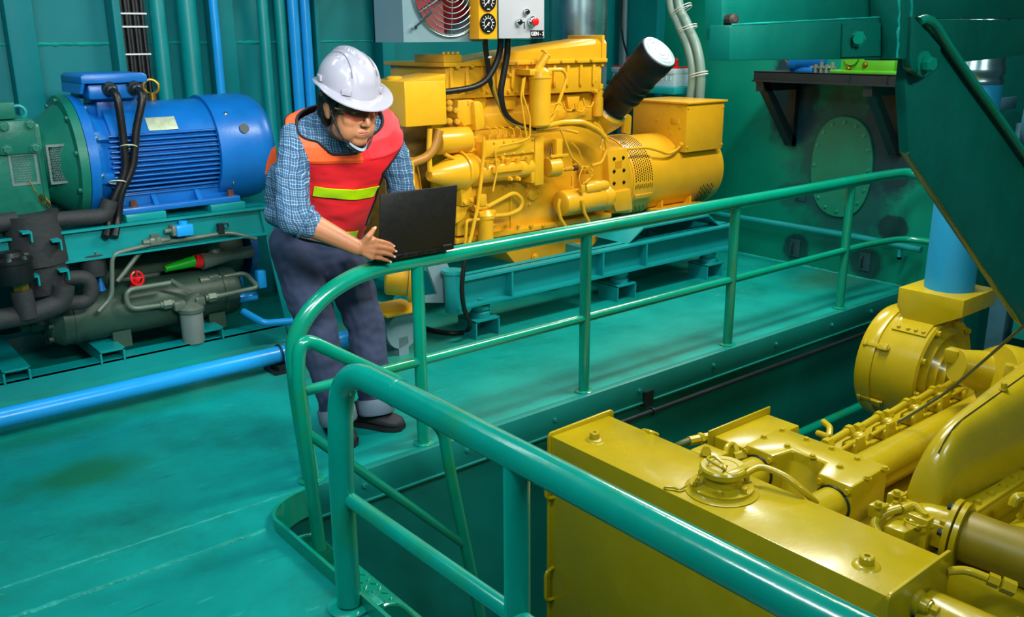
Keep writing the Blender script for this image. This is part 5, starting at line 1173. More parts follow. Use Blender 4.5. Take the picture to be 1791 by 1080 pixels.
# wall pipe, pads
wp = thing('wall_pipe', 'thin teal pipe running low along the right wall behind the railing', 'pipe', (5.72, 3.8, .25))
MB().tube(fillet([(5.72, 5.2, .285), (5.72, 3.3, .30), (5.72, 2.86, .285)], .2), .022, 12).build('tube', M['skid'], wp)
for yy in (4.6, 3.0): MB().bx((5.71, yy-.01, .20), (WX, yy+.01, .215)).bx((5.71, yy-.01, .2), (5.73, yy+.01, .28)).build('bracket', M['skid'], wp)
for i, (px, py) in enumerate(((1391,434), (1513,458), (1401,336))):
    q = on(px, py); t = thing('weld_pad', ('small dark square pad with slot on the right wall behind the second last rail post', 'small dark square pad low on the right wall beside the last rail post', 'small faint pad on the right wall left of the oval cover')[i], 'pad', (WX, q.y, q.z-.08), 'dark pads on the right wall')
    MB().box(q, (.02, .085, .13), .004).build('plate', mat('pad_dark', '1f4d55', .5) if i == 0 else bpy.data.materials['pad_dark'], t)
    MB().tube(fillet([q+V((-.01,.012,.03)), q+V((-.026,.012,.03)), q+V((-.026,.012,-.035)), q+V((-.01,.012,-.035))], .01, 4), .006, 8).build('loop', M['darksteel'], t)
# corner pillar, batteries on a ledge, conduits
y1 = at(1148, 60, x=WX-.10).y
struct(MB().bx((WX-.10, y1, 0), (WX, WY, 4.2), .006).build('trim_17', M['wall']))
yA, yB = at(1088, 120, x=5.58).y, at(1200, 120, x=5.58).y
zl0 = at(1195, 152, x=5.55).z
tag(MB().bx((5.40, yB-.05, zl0-.05), (WX-.10, min(yA+.05, WY-.01), zl0), .004).build('battery_ledge', M['skid']), 'blue teal wall ledge in the corner holding the two batteries', 'shelf')
for k in range(2):
    w_ = (yA-yB)/2-.02; yy = yB+.01+k*(w_+.02)
    t = thing('battery', 'white battery with red top handle, %s' % ('half hidden right behind the black air filter' if k == 0 else 'mostly hidden left of the black air filter'), 'battery', (5.55, yy+w_/2, zl0), 'batteries on the ledge')
    hB = at(1190, 118, x=5.48).z-zl0
    bm3 = MB().bx((5.46, yy, zl0), (5.66, yy+w_, zl0+hB-.012), .006); bm3.bx((5.45, yy-.004, zl0+hB-.05), (5.67, yy+w_+.004, zl0+hB-.01), .004)
    for j in range(6): bm3.bx((5.454, yy+.03+j*w_/7, zl0+.05), (5.46, yy+.04+j*w_/7, zl0+hB-.06))
    bm3.build('case', mat('battery_white', 'a9c6d4', .4) if k == 0 else bpy.data.materials['battery_white'], t)
    MB().bx((5.455, yy+.0, zl0+hB-.012), (5.665, yy+w_, zl0+hB), .003).build('lid', M['red'], t)
    MB().tube(fillet([(5.55, yy+.06, zl0+hB), (5.55, yy+.06, zl0+hB+.055), (5.55, yy+w_-.08, zl0+hB+.055), (5.55, yy+w_-.08, zl0+hB)], .015), .014, 8).build('handle', M['red'], t)
cg = mat('conduit_grey', '7a948c', .35, var=.06)
cps = []
for k, (pts) in enumerate((((1172,-10), (1186,40), (1203,80), (1212,125), (1208,170), (1205,200)), ((1186,-10), (1201,40), (1218,80), (1226,125), (1224,170), (1222,200)))):
    P = [at(px, py, x=5.50+.01*k) for px, py in pts]; P = [V((P[0].x, P[0].y, 2.6))]+P+[V((P[-1].x, P[-1].y, 0))]
    tag(MB().tube(catmull(P, 8), .034, 16).build('conduit', cg), '%s grey green flexible conduit curving down the right wall behind the yellow generator' % ('left' if k == 0 else 'right'), 'conduit', 'paired conduits')
for i, (a, b) in enumerate((((1179,22), (1197,10)), ((1186,55), (1208,45)), ((1202,135), (1230,127)))):
    p, q = at(a[0], a[1], x=5.47), at(b[0], b[1], x=5.47); c = (p+q)/2+V((.035,0,0)); ax_ = (p-q).cross(X3).normalized(); u = (q-p).normalized()
    m = MB()
    for o_ in (-.008, .010): m.tube([c+ax_*o_+u*.083*math.cos(t)+X3*.046*math.sin(t) for t in [2*PI*j/28 for j in range(28)]], .0035, 5, closed=True)
    tag(m.build('conduit_tie', M['whitet']), '%s white double tie round the paired grey conduits' % ('topmost', 'middle', 'lowest')[i], 'cable tie')
tag(MB().tube(catmull([at(1088,-5,x=5.65), at(1087,40,x=5.65), at(1090,70,x=5.62), at(1097,95,x=5.58)], 8), .008, 8).build('battery_lead', M['black']), 'thin black lead coming down the corner to the left battery', 'cable')
tag(MB().bx((5.66, at(1092,60,x=5.66).y, 0), (5.69, at(1083,60,x=5.66).y, 3.5), .004).build('conduit_strip', M['grey']), 'pale vertical trunking strip in the corner beside the steel stack', 'trunking')
# ================================================================ overhead lifting frame at the right, between camera and wall
GY = 1.35
ga = thing('lifting_frame', 'heavy green steel lifting frame hanging over the pit engine at upper right', 'frame', (2.6, GY, .5))
GM = mat('frame_green_paint', '006558', .35, var=.14, bump=.12, bscale=30, coat=.15)
def K(px, py, y=GY): return at(px, py, y=y)
def plate(name, pix, y, th, bev=.003, par=None, mt=None): return MB().prism([K(px, py, y) for px, py in pix], (0, th, 0), bev).build(name, mt or GM, par or ga)
plate('upper_plate', [(1263,-30), (1538,-30), (1538,40), (1282,44), (1282,70), (1263,70)], GY+.03, .05)
plate('lower_bar', [(1278,44), (1540,31), (1540,103), (1276,106)], GY, .06)
bead([K(1280,43,GY), K(1538,30,GY)], .0022, 'wz'); o = bpy.data.objects['wz']; o.name = 'weld_seam'; del o['kind']; o.parent = ga; o.location = V(o['_o'])-V(ga['_o'])
m = MB().lathe([(0,0), (.012,0), (.012,.03), (.006,.034), (0,.034)], K(1272,34,GY+.03), (-.4,-1,0), 10); m.build('stub_pin', mat('rusty_pin', '33241e', .6, var=.3), ga)
# socket with bolt in the lower bar
m = MB(); qs = [K(1472,42,GY-.001), K(1538,40,GY-.001), K(1538,98,GY-.001), K(1470,100,GY-.001)]
cq = sum(qs, V((0,0,0)))/4
m.prism(qs, (0,-.004,0)); sk_ = m.build('socket_plate', GM, ga)
q = K(1500, 68, GY-.004); m = MB().cyl(q, q+V((-.03,-.02,0)), .013, n=14).lathe([(0,0), (.021,0), (.021,.016), (0,.016)], q+V((.0,-.0,0)), (-.8,-.5,0), 6); m.build('bolt', M['rail'], ga)
plate('post', [(1538,-30), (1590,-30), (1590,106), (1540,106)], GY+.02, .05)
plate('post_edge', [(1570,-30), (1598,-30), (1594,104), (1572,104)], GY-.05, .08, .004)
for px, w_ in ((1556, 1.0), (1594, .9), (1573, .8)):
    Q = []
    for k in range(12):
        Q.append(K(px+random.uniform(-1.5,1.5)-k*.3, -20+k*11, GY-.05 if px > 1560 else GY+.018))
    MB().tube(Q, [.004*w_*random.uniform(.7,1.5) for _ in Q], 7).build('weld_seam', M['bead'], ga)
# right hand cross plates
plate('cross_plate', [(1598,-30), (1830,-30), (1830,33), (1640,33), (1600,33)], GY+.30, .03)
plate('cross_bar', [(1600,33), (1830,36), (1830,93), (1690,108), (1600,108)], GY+.28, .05)
# clevis plate with pin bolt
o_ = fillet([K(1596,28,GY-.06), K(1606,38,GY-.06), K(1646,82,GY-.06), K(1645,118,GY-.06), K(1618,138,GY-.06), K(1594,122,GY-.06), K(1592,100,GY-.06)], [.005,.01,.02,.03,.03,.01], 5)
cl_ = MB().prism(o_, (0,.025,0), .003).build('clevis_plate', GM, ga)
q = K(1614, 112, GY-.06); bolts(cl_, [(q, (-.25,-1,0))], .020, .034, M['rail'], 'pin_bolt'); m = MB().lathe([(.022,0), (.034,0), (.034,.006), (.022,.006)], q, (0,-1,0), 24); m.build('washer', M['rail'], cl_)
# diagonal strut plate edged with a bent rod
so_ = [(1598,44), (1622,38), (1660,86), (1830,318), (1850,620), (1786,562), (1590,268), (1583,150), (1588,106)]
plate('strut_plate', so_, GY-.03, .03, .002)
Q = [K(px, py, GY-.045) for px, py in ((1606,38), (1620,34), (1636,44), (1660,82), (1700,140), (1760,224), (1800,282), (1840,340))]
MB().tube(catmull(Q, 6), .0125, 12).build('edge_rod', M['rail'], ga)
Q = []
for k in range(16): t = k/15; Q.append(K(1588+(1788-1588)*t+random.uniform(-1,1), 268+(566-268)*t, GY-.035))
MB().tube(Q, [.006*random.uniform(.7,1.4) for _ in Q], 8).build('weld_seam', GM, ga)
# grey fitting beyond the blue duct at the right edge
tag(MB().lathe([(0,0), (.13,0), (.16,.03), (.17,.08), (.17,.3), (0,.3)], at(1790, 215, d=6.0), (.3,-1,0), 32).bx(at(1745,172,d=5.8), at(1775,190,d=6.0), .004).bx(at(1800,215,d=6.1)*1-V((.06,.06,2.55)), at(1800,215,d=6.1)+V((.06,.06,0)), .01).build('pump_casing', mat('blue_grey_casting', '3f6f82', .45)), 'blue grey casting at the right edge behind the blue duct', 'casting')
# ================================================================ laptop on the rail
ZB = .783+.033
l0, l1 = V((1.735, 2.925, ZB)), V((2.085, 2.925, ZB))
lx = (l1-l0).normalized(); ly = V((-lx.y, lx.x, 0)); LW = .345
lt = thing('laptop', 'black laptop balanced open on the green rail, its lid back towards the camera', 'laptop', ((l0.x+l1.x)/2, 2.99, ZB))
RL = Matrix((lx, ly, Z3)).transposed()
cb0 = (l0+l1)/2+ly*.115+Z3*.012
MB().box(cb0, (LW, .235, .022), .006, RL).build('base', M['black'], lt)
m = MB()
for k in range(5): m.box(l0+lx*(.10+.045*k)-ly*.003+Z3*.011, (.030, .004, .008 if k % 2 else .012), .001, RL)
m.build('ports', M['blackm'], lt)
kb = MB()
for r_ in range(5):
    for c_ in range(14): kb.box(l0+lx*(.022+.0231*c_+.006)+ly*(.05+.02*r_)+Z3*.0240, (.018, .016, .003), .001, RL)
kb.build('keyboard', M['blackm'], lt, smooth=False)
up = (at(722, 330, y=2.895)-at(728, 437, y=2.925)); up = V((0, up.y, up.z)); up = (up-lx*up.dot(lx)).normalized(); nL = lx.cross(up)
LH = .242; lc = (l0+l1)/2+Z3*.022+up*LH/2
RLid = Matrix((lx, up, nL)).transposed()
lid = MB().box(lc, (LW, LH, .009), .004, RLid).build('lid', mat('laptop_lid', '0a0a0c', .5, var=.15, vscale=50, bump=.05, bscale=200), lt)
MB().box(lc-nL*.0049, (LW-.03, LH-.03, .001), 0, RLid).build('screen', mat('laptop_screen', '10151c', .15), lid)
MB().cyl(l0+lx*.02+Z3*.022, l0+lx*.06+Z3*.022, .008, n=10).build('hinge', M['black'], lt); MB().cyl(l1-lx*.06+Z3*.022, l1-lx*.02+Z3*.022, .008, n=10).build('hinge', M['black'], lt)
# ================================================================ the worker
pr = thing('person', 'worker in white hard hat and red safety vest bending over the rail with a laptop', 'person', (1.80, 3.28, 0))
SKIN = mat('skin', 'a8704e', .45, var=.06, vscale=12, bump=.03, bscale=150)
bpy.data.materials['skin'].node_tree.nodes['Principled BSDF'].inputs['Subsurface Weight'].default_value = .12
bpy.data.materials['skin'].node_tree.nodes['Principled BSDF'].inputs['Subsurface Radius'].default_value = (.03, .012, .008)
class Blob:
    """overlapping tapered limbs and ellipsoids grown into one continuous skin"""
    def __init__(s): s.m = MB()
    def ell(s, c, r, rot=None, n=20): s.m.sph(c, r, n, rot); return s
    def limb(s, pts, rad, n=14):
        P = [V(p) for p in pts]
        for i in range(len(P)-1):
            a, b = P[i], P[i+1]; ra, rb = rad[i], rad[i+1]; L = (b-a).length
            pr_ = []
            for k in range(7): t = PI/2*(1-k/6); pr_.append((ra*math.cos(t), -ra*math.sin(t)))
            for k in range(7): t = PI/2*k/6; pr_.append((rb*math.cos(t), L+rb*math.sin(t)))
            s.m.lathe(pr_, a, b-a, n)
        return s
    def done(s, name, mt, parent, vox, sm=4, disp=None, ang=180):
        bm = s.m.bm; bmesh.ops.recalc_face_normals(bm, faces=bm.faces)
        me = bpy.data.meshes.new('_b'); bm.to_mesh(me); bm.free()
        o = bpy.data.objects.new('_b', me); COL.objects.link(o)
        r = o.modifiers.new('r', 'REMESH'); r.mode = 'VOXEL'; r.voxel_size = vox
        if sm: q = o.modifiers.new('s', 'SMOOTH'); q.iterations = sm; q.factor = .5
        me2 = bpy.data.meshes.new_from_object(o.evaluated_get(bpy.context.evaluated_depsgraph_get()))
        bpy.data.objects.remove(o)
        if disp:
            nr = [v.normal.copy() for v in me2.vertices]
            for v, n_ in zip(me2.vertices, nr): v.co = v.co+n_*disp(v.co)
        me2.materials.clear(); off = V(parent['_o']); me2.transform(Matrix.Translation(-off))
        return link(name, me2, mt, parent, off, True, ang)
# --- head frame: person's left, forward, up
hyaw, hpit, hrol, HS = math.radians(-88), math.radians(13), math.radians(2), 1.04
f0 = V((math.cos(hyaw), math.sin(hyaw), 0)); g0 = V((-math.sin(hyaw), math.cos(hyaw), 0))
hf = f0*math.cos(hpit)-Z3*math.sin(hpit); hu = Z3*math.cos(hpit)+f0*math.sin(hpit)
hl = g0*math.cos(hrol)+hu*math.sin(hrol); hu = hu*math.cos(hrol)-g0*math.sin(hrol)
HO = at(613, 186, d=3.24)
HR = Matrix((hl, hf, hu)).transposed()
def h(x, y, z): return HO+(hl*x+hf*y+hu*z)*HS
def hr(*r): return V(r)*HS
# --- joints
sf = V((-.40, -.914, 0)).normalized(); sl_ = V((-sf.y, sf.x, 0))             # chest facing, person's left
pel, neck = at(556, 405, y=3.47), at(594, 212, y=3.09)
rsh, lsh = at(508, 242, d=3.40), at(686, 240, d=3.54)
rel, wri = at(513, 378, d=3.31), at(624, 433, d=3.385)
lel, lwr = at(704, 345, d=3.64), l0+lx*.24+ly*.19+Z3*.060
rhip, rkn, ran = at(515, 432, y=3.48), at(555, 575, y=3.37), at(590, 728, z=.09)
lhip, lkn, lan = at(592, 436, y=3.43), at(640, 570, y=3.35), at(657, 712, z=.09)
mid_s = (rsh+lsh)/2-V((0,0,.02))
B = Blob()
# head
B.ell(h(0,-.012,.035), hr(.078,.096,.092), HR).ell(h(0,.022,-.035), hr(.064,.068,.078), HR).ell(h(0,.058,-.097), hr(.031,.028,.025), HR).ell(h(.034,.034,-.06), hr(.034,.046,.048), HR).ell(h(-.034,.034,-.06), hr(.034,.046,.048), HR)
B.ell(h(.032,.056,-.028), hr(.030,.026,.034), HR).ell(h(-.032,.056,-.028), hr(.030,.026,.034), HR).ell(h(0,.066,-.05), hr(.040,.024,.046), HR)
B.ell(h(.045,.015,-.075), hr(.022,.045,.028), HR).ell(h(-.045,.015,-.075), hr(.022,.045,.028), HR)
B.ell(h(0,.079,.030), hr(.052,.016,.013), HR).ell(h(0,.074,-.066), hr(.032,.022,.026), HR)
B.limb([h(0,.088,.012), h(0,.104,-.012), h(0,.110,-.030)], [.007*HS,.0095*HS,.0110*HS]).ell(h(.011,.100,-.034), hr(.009,.010,.008), HR).ell(h(-.011,.100,-.034), hr(.009,.010,.008), HR)
for s in (1, -1): B.ell(h(.079*s,-.012,-.010), hr(.009,.020,.032), HR).ell(h(.083*s,-.018,-.002), hr(.006,.018,.022), HR)
B.limb([h(0,-.02,-.05), neck-V((0,0,.02))+sf*.01], [.058,.060])
# torso, legs (under the clothes)
up_t = (neck-pel).normalized()
B.limb([pel, pel.lerp(neck,.5), pel.lerp(neck,.80)], [.11,.10,.095]).limb([rsh.lerp(neck,.1), mid_s, lsh.lerp(neck,.1)], [.030,.05,.030])
B.limb([rhip, rkn, ran], [.075,.05,.036]).limb([lhip, lkn, lan], [.075,.05,.036]).limb([rhip, lhip], [.08,.08])
# arms
B.limb([rsh.lerp(rel,.15), rel], [.036,.044]).limb([rel, rel.lerp(wri,.35), wri], [.046,.044,.030]).limb([lsh.lerp(lel,.15), lel], [.036,.038]).limb([lel, lwr], [.038,.026])
# right hand gripping the left edge of the lid: fingers on the lid back, thumb on top
def lidp(px, py, off):                                        # point in front of the lid back at this height
    v = FW+RT*((px-895.5)/FPX)+DN*((py-540)/FPX); c = lc+nL*(.0045+off)
    return OC+v*((c-OC).dot(nL)/v.dot(nL))
fr_ = .0088
kn = [lidp(653,420,.020), lidp(656,430,.023), lidp(654,440,.022), lidp(650,450,.018)]
mid = [lidp(669,423.5,.019), lidp(672,433,.022), lidp(670,442.5,.021), lidp(665,452,.018)]
m2_ = [lidp(680,426.5,.013), lidp(683,436,.0145), lidp(681,445.5,.014), lidp(675,455,.012)]
tip = [lidp(687,430,.0088), lidp(690.5,439,.0088), lidp(688,448.5,.0088), lidp(681,457.5,.0088)]
for k in range(4):
    B.limb([wri.lerp(kn[k],.25), kn[k]], [.018,.0128]); r0 = fr_*(1.0 if k < 3 else .88)
    B.limb([kn[k], mid[k], m2_[k], tip[k]], [r0*1.22, r0*1.1, r0*1.0, r0*.82], 10)
B.limb([kn[0], kn[1], kn[2], kn[3]], [.011,.0115,.011,.010])
tb0, tb1, tb2, tb3 = wri.lerp(kn[0],.35), lidp(644,414,.018), lidp(650,407,.012), lidp(654,400,.008)
B.limb([tb0, tb1, tb2, tb3], [.0165,.0125,.0105,.0085], 10)
# left hand resting on the keyboard
fd = (-ly+lx*.1).normalized()
pk = [lwr+fd*.085+lx*(.030-.020*k)-Z3*.012 for k in range(4)]
for k in range(4):
    B.limb([lwr, pk[k]], [.022,.012]); L_ = (.030,.034,.032,.025)[k]
    B.limb([pk[k], pk[k]+fd*L_+Z3*.006, pk[k]+fd*L_*1.7-Z3*.010, pk[k]+fd*L_*2.0-Z3*.022], [.0098,.009,.0083,.007], 10)
B.limb([lwr+fd*.02+lx*-.02, lwr+fd*.05-lx*.05-Z3*.008, lwr+fd*.08-lx*.058-Z3*.018], [.016,.011,.008], 10)
body = B.done('body', SKIN, pr, .0040, 5)
# nails
nm = mat('nail', 'd8ac94', .3, var=.02)
for k in range(4):
    d_ = (tip[k]-m2_[k]).normalized(); n_ = (nL-d_*nL.dot(d_)).normalized()
    MB().sph(tip[k]+n_*.0052+d_*.0025, (.0062,.0048,.0022), 10, Matrix((d_, n_.cross(d_), n_)).transposed()).build('fingernail', nm, body)
d_ = (tb3-tb2).normalized(); n_ = (nL-d_*nL.dot(d_)).normalized(); MB().sph(tb3+n_*.006+d_*.002, (.0075,.006,.0024), 10, Matrix((d_, n_.cross(d_), n_)).transposed()).build('fingernail', nm, body)
# lips, brows, eyes
lipm = mat('lips', '9c5548', .4, var=.05)
MB().sph(h(0,.0905,-.062), hr(.022,.0065,.0036), 14, HR).sph(h(-.007,.0915,-.0605), hr(.009,.005,.003), 10, HR).sph(h(.007,.0915,-.0605), hr(.009,.005,.003), 10, HR).sph(h(0,.0900,-.0695), hr(.016,.0065,.0045), 14, HR).build('lips', lipm, body)
hm = mat('hair_black', '0a0808', .45, var=.3, vscale=60, bump=.5, bscale=160, stretch=(1,1,.2))
for s in (1, -1):
    e = MB().sph(h(.031*s,.078,.008), hr(.013,.012,.011), 16, HR).build('eye', mat('eye_white', 'd8cfc8', .2) if s == 1 else bpy.data.materials['eye_white'], body)
    MB().sph(h(.031*s,.0862,.004), hr(.0055,.005,.0055), 12, HR).build('iris', M['blackm'], e)
    MB().sph(h(.031*s,.0785,.0125), hr(.0145,.0125,.0095), 16, HR).build('eyelid', SKIN, body)
    MB().tube([h(.014*s,.0925,.026), h(.032*s,.0905,.031), h(.050*s,.078,.026)], [.0028,.0035,.002], 8).build('eyebrow', hm, body)
# hair
Hb = Blob()
Hb.ell(h(0,-.030,.035), hr(.086,.090,.088), HR).ell(h(0,.030,.072), hr(.076,.072,.040), HR)
for s in (1, -1):
    Hb.limb([h(.078*s,.035,.05), h(.080*s,.026,.015), h(.076*s,.024,-.018)], [.013,.012,.006]).limb([h(.076*s,-.045,.03), h(.074*s,-.05,-.03), h(.058*s,-.055,-.07)], [.022,.022,.014])
    for k in range(6): Hb.limb([h(.012*s+.012*k*s,.086-.002*k*k*.6,.060), h(.014*s+.012*k*s,.093-.002*k*k*.6,.038-.003*(k % 2))], [.009,.003], 8)
Hb.limb([h(-.05,-.06,-.05), h(0,-.075,-.06), h(.05,-.06,-.05)], [.025,.03,.025])
Hb.done('hair', hm, pr, .004, 2, lambda c: .003*noise.noise(c*90))
# --- hard hat
HM = mat('helmet_white', '9a99a6', .25, var=.01, coat=.4)
m = MB(); bm = m.bm; NU, NV = 96, 30; grid = []
def rim(a):                                                    # a = 0 front, +-pi back
    fx_, fy_ = .099*math.sin(a), .120*math.cos(a)-.012
    z = .068-.012*math.cos(a)-.010*math.cos(2*a)
    return fx_, fy_, z
for i in range(NU):
    a = 2*PI*i/NU-PI; rx, ry, rz = rim(a); col_ = []
    for j in range(NV):
        t = PI/2*(j/(NV-1)); c_, s_ = math.cos(t), math.sin(t); e = .82
        x, y, z = rx*c_**e, (ry+.008)*c_**e-.008, rz+(.182-rz)*s_**.95
        b = 0
        if abs(x) < .034: b += .0035*min(1, (.034-abs(x))/.004)*min(1, max(0, (z-.08)/.02))
        if abs(x) < .0125 and y < .068 and z > .12: b += .009*min(1, (.0125-abs(x))/.003)*min(1, (.068-y)/.004)
        if abs(abs(x)-.054) < .0035 and z > .085: b -= .0035
        nrm = V((x/.106**2, y/.128**2, z/.15**2)).normalized()
        p = V((x, y, z))+nrm*b; col_.append(p)
    grid.append(col_)
vs_ = [[bm.verts.new(h(*p)) for p in c] for c in grid]
for i in range(NU):
    for j in range(NV-1): bm.faces.new((vs_[i][j], vs_[(i+1) % NU][j], vs_[(i+1) % NU][j+1], vs_[i][j+1]))
shell = m.build('hard_hat', HM, pr, ang=60)
m = MB(); rings = []
for i in range(NU):
    a = 2*PI*i/NU-PI; rx, ry, rz = rim(a)
    w = .012+.006*(1-math.cos(a))/2+(.044*max(0, math.cos(a*.95))**1.3 if abs(a) < 1.65 else 0)
    d2 = V((math.sin(a)*.9, math.cos(a), 0)).normalized(); dr_ = -.012*(w/.05)
    p0 = V((rx, ry, rz)); p1 = p0+d2*w+V((0,0,dr_))
    p0 = p0*.985
    rings.append([h(*(p0+V((0,0,.003)))), h(*(p0.lerp(p1,.6)+V((0,0,.0035)))), h(*p1), h(*(p1-V((0,0,.004)))), h(*(p0-V((0,0,.003))))])
bm = m.bm; R_ = [[bm.verts.new(p) for p in r] for r in rings]
for i in range(NU):
    for k in range(5): bm.faces.new((R_[i][k], R_[(i+1) % NU][k], R_[(i+1) % NU][(k+1) % 5], R_[i][(k+1) % 5]))
m.build('brim', HM, shell, ang=50)
for a in (.72, -.72, 1.75, -1.75):
    rx, ry, rz = rim(a); n_ = V((math.sin(a), math.cos(a), .0)).normalized(); t_ = V((n_.y, -n_.x, 0)); p = h(rx+n_.x*.003, ry+n_.y*.003, rz+.016)
    W3 = Matrix((HR@t_, HR@n_, hu)).transposed()
    MB().box(p, (.034, .010, .020), .003, W3).build('accessory_slot', HM, shell)
def dome(x, y, up=0.0):
    rho = min(.999, math.hypot(x/.099, (y+.010)/.119)); c_ = rho**(1/.82); return h(x, y, .066+(.182-.066)*max(0, 1-c_*c_)**.475+up)
m = MB(); rr = []
for k in range(15):
    y = -.085+.150*k/14
    rr.append([dome(-.0125,y,-.004), dome(-.0115,y,.0055), dome(-.006,y,.0085), dome(.006,y,.0085), dome(.0115,y,.0055), dome(.0125,y,-.004)])
m.loft(rr); m.build('crown_ridge', HM, shell)
for s in (1, -1):
    MB().tube([dome((.036+.012*abs(t)**1.5)*s, .088*t-.006, .0008) for t in [-1+2*k/30 for k in range(31)]], .0022, 6).build('crown_seam', mat('helmet_seam', '6f6e7c', .4) if s == 1 else bpy.data.materials['helmet_seam'], shell)
# inner headband, chin strap and cup
m = MB().tube([h(.088*math.sin(t), .098*math.cos(t)-.01, .035) for t in [2*PI*k/40 for k in range(40)]], .004, 8, closed=True); m.build('headband', M['black'], pr)
m = MB()
for s in (1, -1): m.tube(catmull([h(.090*s,.005,.055), h(.084*s,.022,-.01), h(.066*s,.045,-.070), h(.034*s,.070,-.118), h(0,.076,-.134)], 6), .0042, 8)
m.tube(catmull([h(-.088,-.03,.03), h(-.084,-.01,.0), h(-.076,.022,-.03)], 5), .0035, 6); m.build('chin_strap', M['black'], pr)
m = MB(); rr = []
for k in range(9):
    t = -1+2*k/8; c = h(.034*t, .082-.030*t*t, -.128+.018*t*t); rr.append([c+hf*.004+hu*.008, c+hf*.006-hu*.002, c-hu*.012-hf*.012, c-hu*.010-hf*.014, c-hf*.0-hu*.002])
m.loft(rr); m.build('chin_cup', mat('cup_grey', '8fa0ac', .4), pr)
m = MB().box(h(-.088,-.005,.032), (.012,.03,.022), .003, HR).box(h(.088,-.005,.032), (.012,.03,.022), .003, HR); m.build('strap_buckle', M['black'], pr)
# glasses
gm_ = bpy.data.materials.new('tinted_lens'); gm_.use_nodes = True; nt = gm_.node_tree; gb_ = nt.nodes['Principled BSDF']
gb_.inputs['Base Color'].default_value = (.55,.12,.08,1); gb_.inputs['Roughness'].default_value = .04
tr_ = _n(nt, 'ShaderNodeBsdfTransparent', Color=(1,.80,.74,1)); ms_ = _n(nt, 'ShaderNodeMixShader', Fac=.16)
nt.links.new(tr_.outputs[0], ms_.inputs[1]); nt.links.new(gb_.outputs[0], ms_.inputs[2]); nt.links.new(ms_.outputs[0], nt.nodes['Material Output'].inputs['Surface'])
gl = MB(); rr = []
for k in range(25):
    t = -1+2*k/24; x = .068*t; y = .110-.042*t*t-.008*math.exp(-(t/.12)**2)*0; zt_ = .024; zb_ = -.014+.016*math.exp(-(t/.16)**2)-.0*abs(t)+.012*abs(t)**6
    rr.append([h(x,y,zt_), h(x,y+.0015,.005), h(x,y,zb_), h(x,y-.0018,zb_), h(x,y-.0003,.005), h(x,y-.0018,zt_)])
gl.loft(rr); go = gl.build('safety_glasses', gm_, pr)
for s in (1,-1): MB().tube([h(.066*s,.070,.014), h(.080*s,.045,.012), h(.084*s,-.02,.010)], .0026, 6).build('temple_arm', mat('clear_plastic', 'b06a58', .2) if s == 1 else bpy.data.materials['clear_plastic'], go)
# --- torso sections for shirt and vest
def sections(grow=0.0):
    S = []; VG = .030 if grow else 0
    data = [(-.08,.180,.125,2.3,0), (.08,.160,.112,2.4,.006), (.25,.162,.115,2.5,.018), (.45,.172,.120,2.6,.024), (.64,.186,.120,2.7,.020), (.80,.192+VG*.5,.108,2.9,.026), (.92,.188+VG,.090+VG*.4,3.0,.026), (1.0,.150+VG,.068+VG*.3,2.6,.016), (1.06,.072,.060,2.1,0)]
    for t, hw_, hd, e, fo in data:
        s = max(0, min(1, t)); ang = s
        # spine bends forward: pelvis -> chest -> neck
        c = pel*(1-t)**2+ctrl*2*t*(1-t)+neck*t*t
        tan = ((ctrl-pel)*(1-t)+(neck-ctrl)*t).normalized()
        fwd = (sf-tan*sf.dot(tan)).normalized(); lat = tan.cross(fwd) if False else fwd.cross(tan)
        if lat.dot(sl_) < 0: lat = -lat
        S.append((c+fwd*fo, lat, fwd, tan, hw_+grow, hd+grow, e))
    return S
ctrl = pel.lerp(neck, .5)+V((0,0,.07))-sf*.03+RT*.055
mid_sh = (rsh+lsh)/2
def ring_pt(sec, a):
    c, lat, fwd, tan, hw_, hd, e = sec; ca, sa = math.cos(a), math.sin(a)
    return c+lat*hw_*math.copysign(abs(ca)**(2/e), ca)+fwd*hd*math.copysign(abs(sa)**(2/e), sa)
def interp(S, u):
    k = min(int(u), len(S)-2); t = u-k; A, B_ = S[k], S[k+1]; t2 = t
    f = lambda i: (A[i].lerp(B_[i], t2) if hasattr(A[i], 'lerp') else A[i]*(1-t2)+B_[i]*t2)
    c, lat, fwd, tan, hw_, hd, e = [f(i) for i in range(7)]
    # smooth the profile with neighbours
    return (c, lat.normalized(), fwd.normalized(), tan.normalized(), hw_, hd, e)
S0 = sections()
T = Blob()
T.m.loft([[ring_pt(interp(S0, u/3), 2*PI*k/40) for k in range(40)] for u in range(0, 8*3+1)])
T.limb([rsh-sl_*-.02, rsh.lerp(rel,.5), rel+ (rel-rsh).normalized()*.01], [.062,.066,.064]).limb([lsh+sl_*-.02, lsh.lerp(lel,.5), lel], [.060,.060,.056])
cuff = (wri-rel).normalized()
T.limb([rel, rel+cuff*.055], [.060,.056])
T.limb([lel, lel.lerp(lwr,.3)], [.056,.050])
T.ell(at(503,340,d=3.52), (.085,.085,.14)).ell(at(502,376,d=3.50), (.09,.09,.055))
def wr(c):
    q = V((c.x*1.0, c.y, c.z)); return .0065*noise.noise(q*13)+.004*noise.noise(q*27+V((3,1,2)))-.0012
PL = bpy.data.materials.new('plaid_shirt'); PL.use_nodes = True; nt = PL.node_tree; L_ = nt.links; pb_ = nt.nodes['Principled BSDF']; pb_.inputs['Roughness'].default_value = .75
tc = _n(nt, 'ShaderNodeTexCoord'); nz_ = _n(nt, 'ShaderNodeTexNoise', Scale=9.0, Detail=2.0); L_.new(tc.outputs['Object'], nz_.inputs['Vector'])
vm = _n(nt, 'ShaderNodeVectorMath', operation='SCALE'); vm.inputs['Scale'].default_value = .055; L_.new(nz_.outputs['Color'], vm.inputs[0])
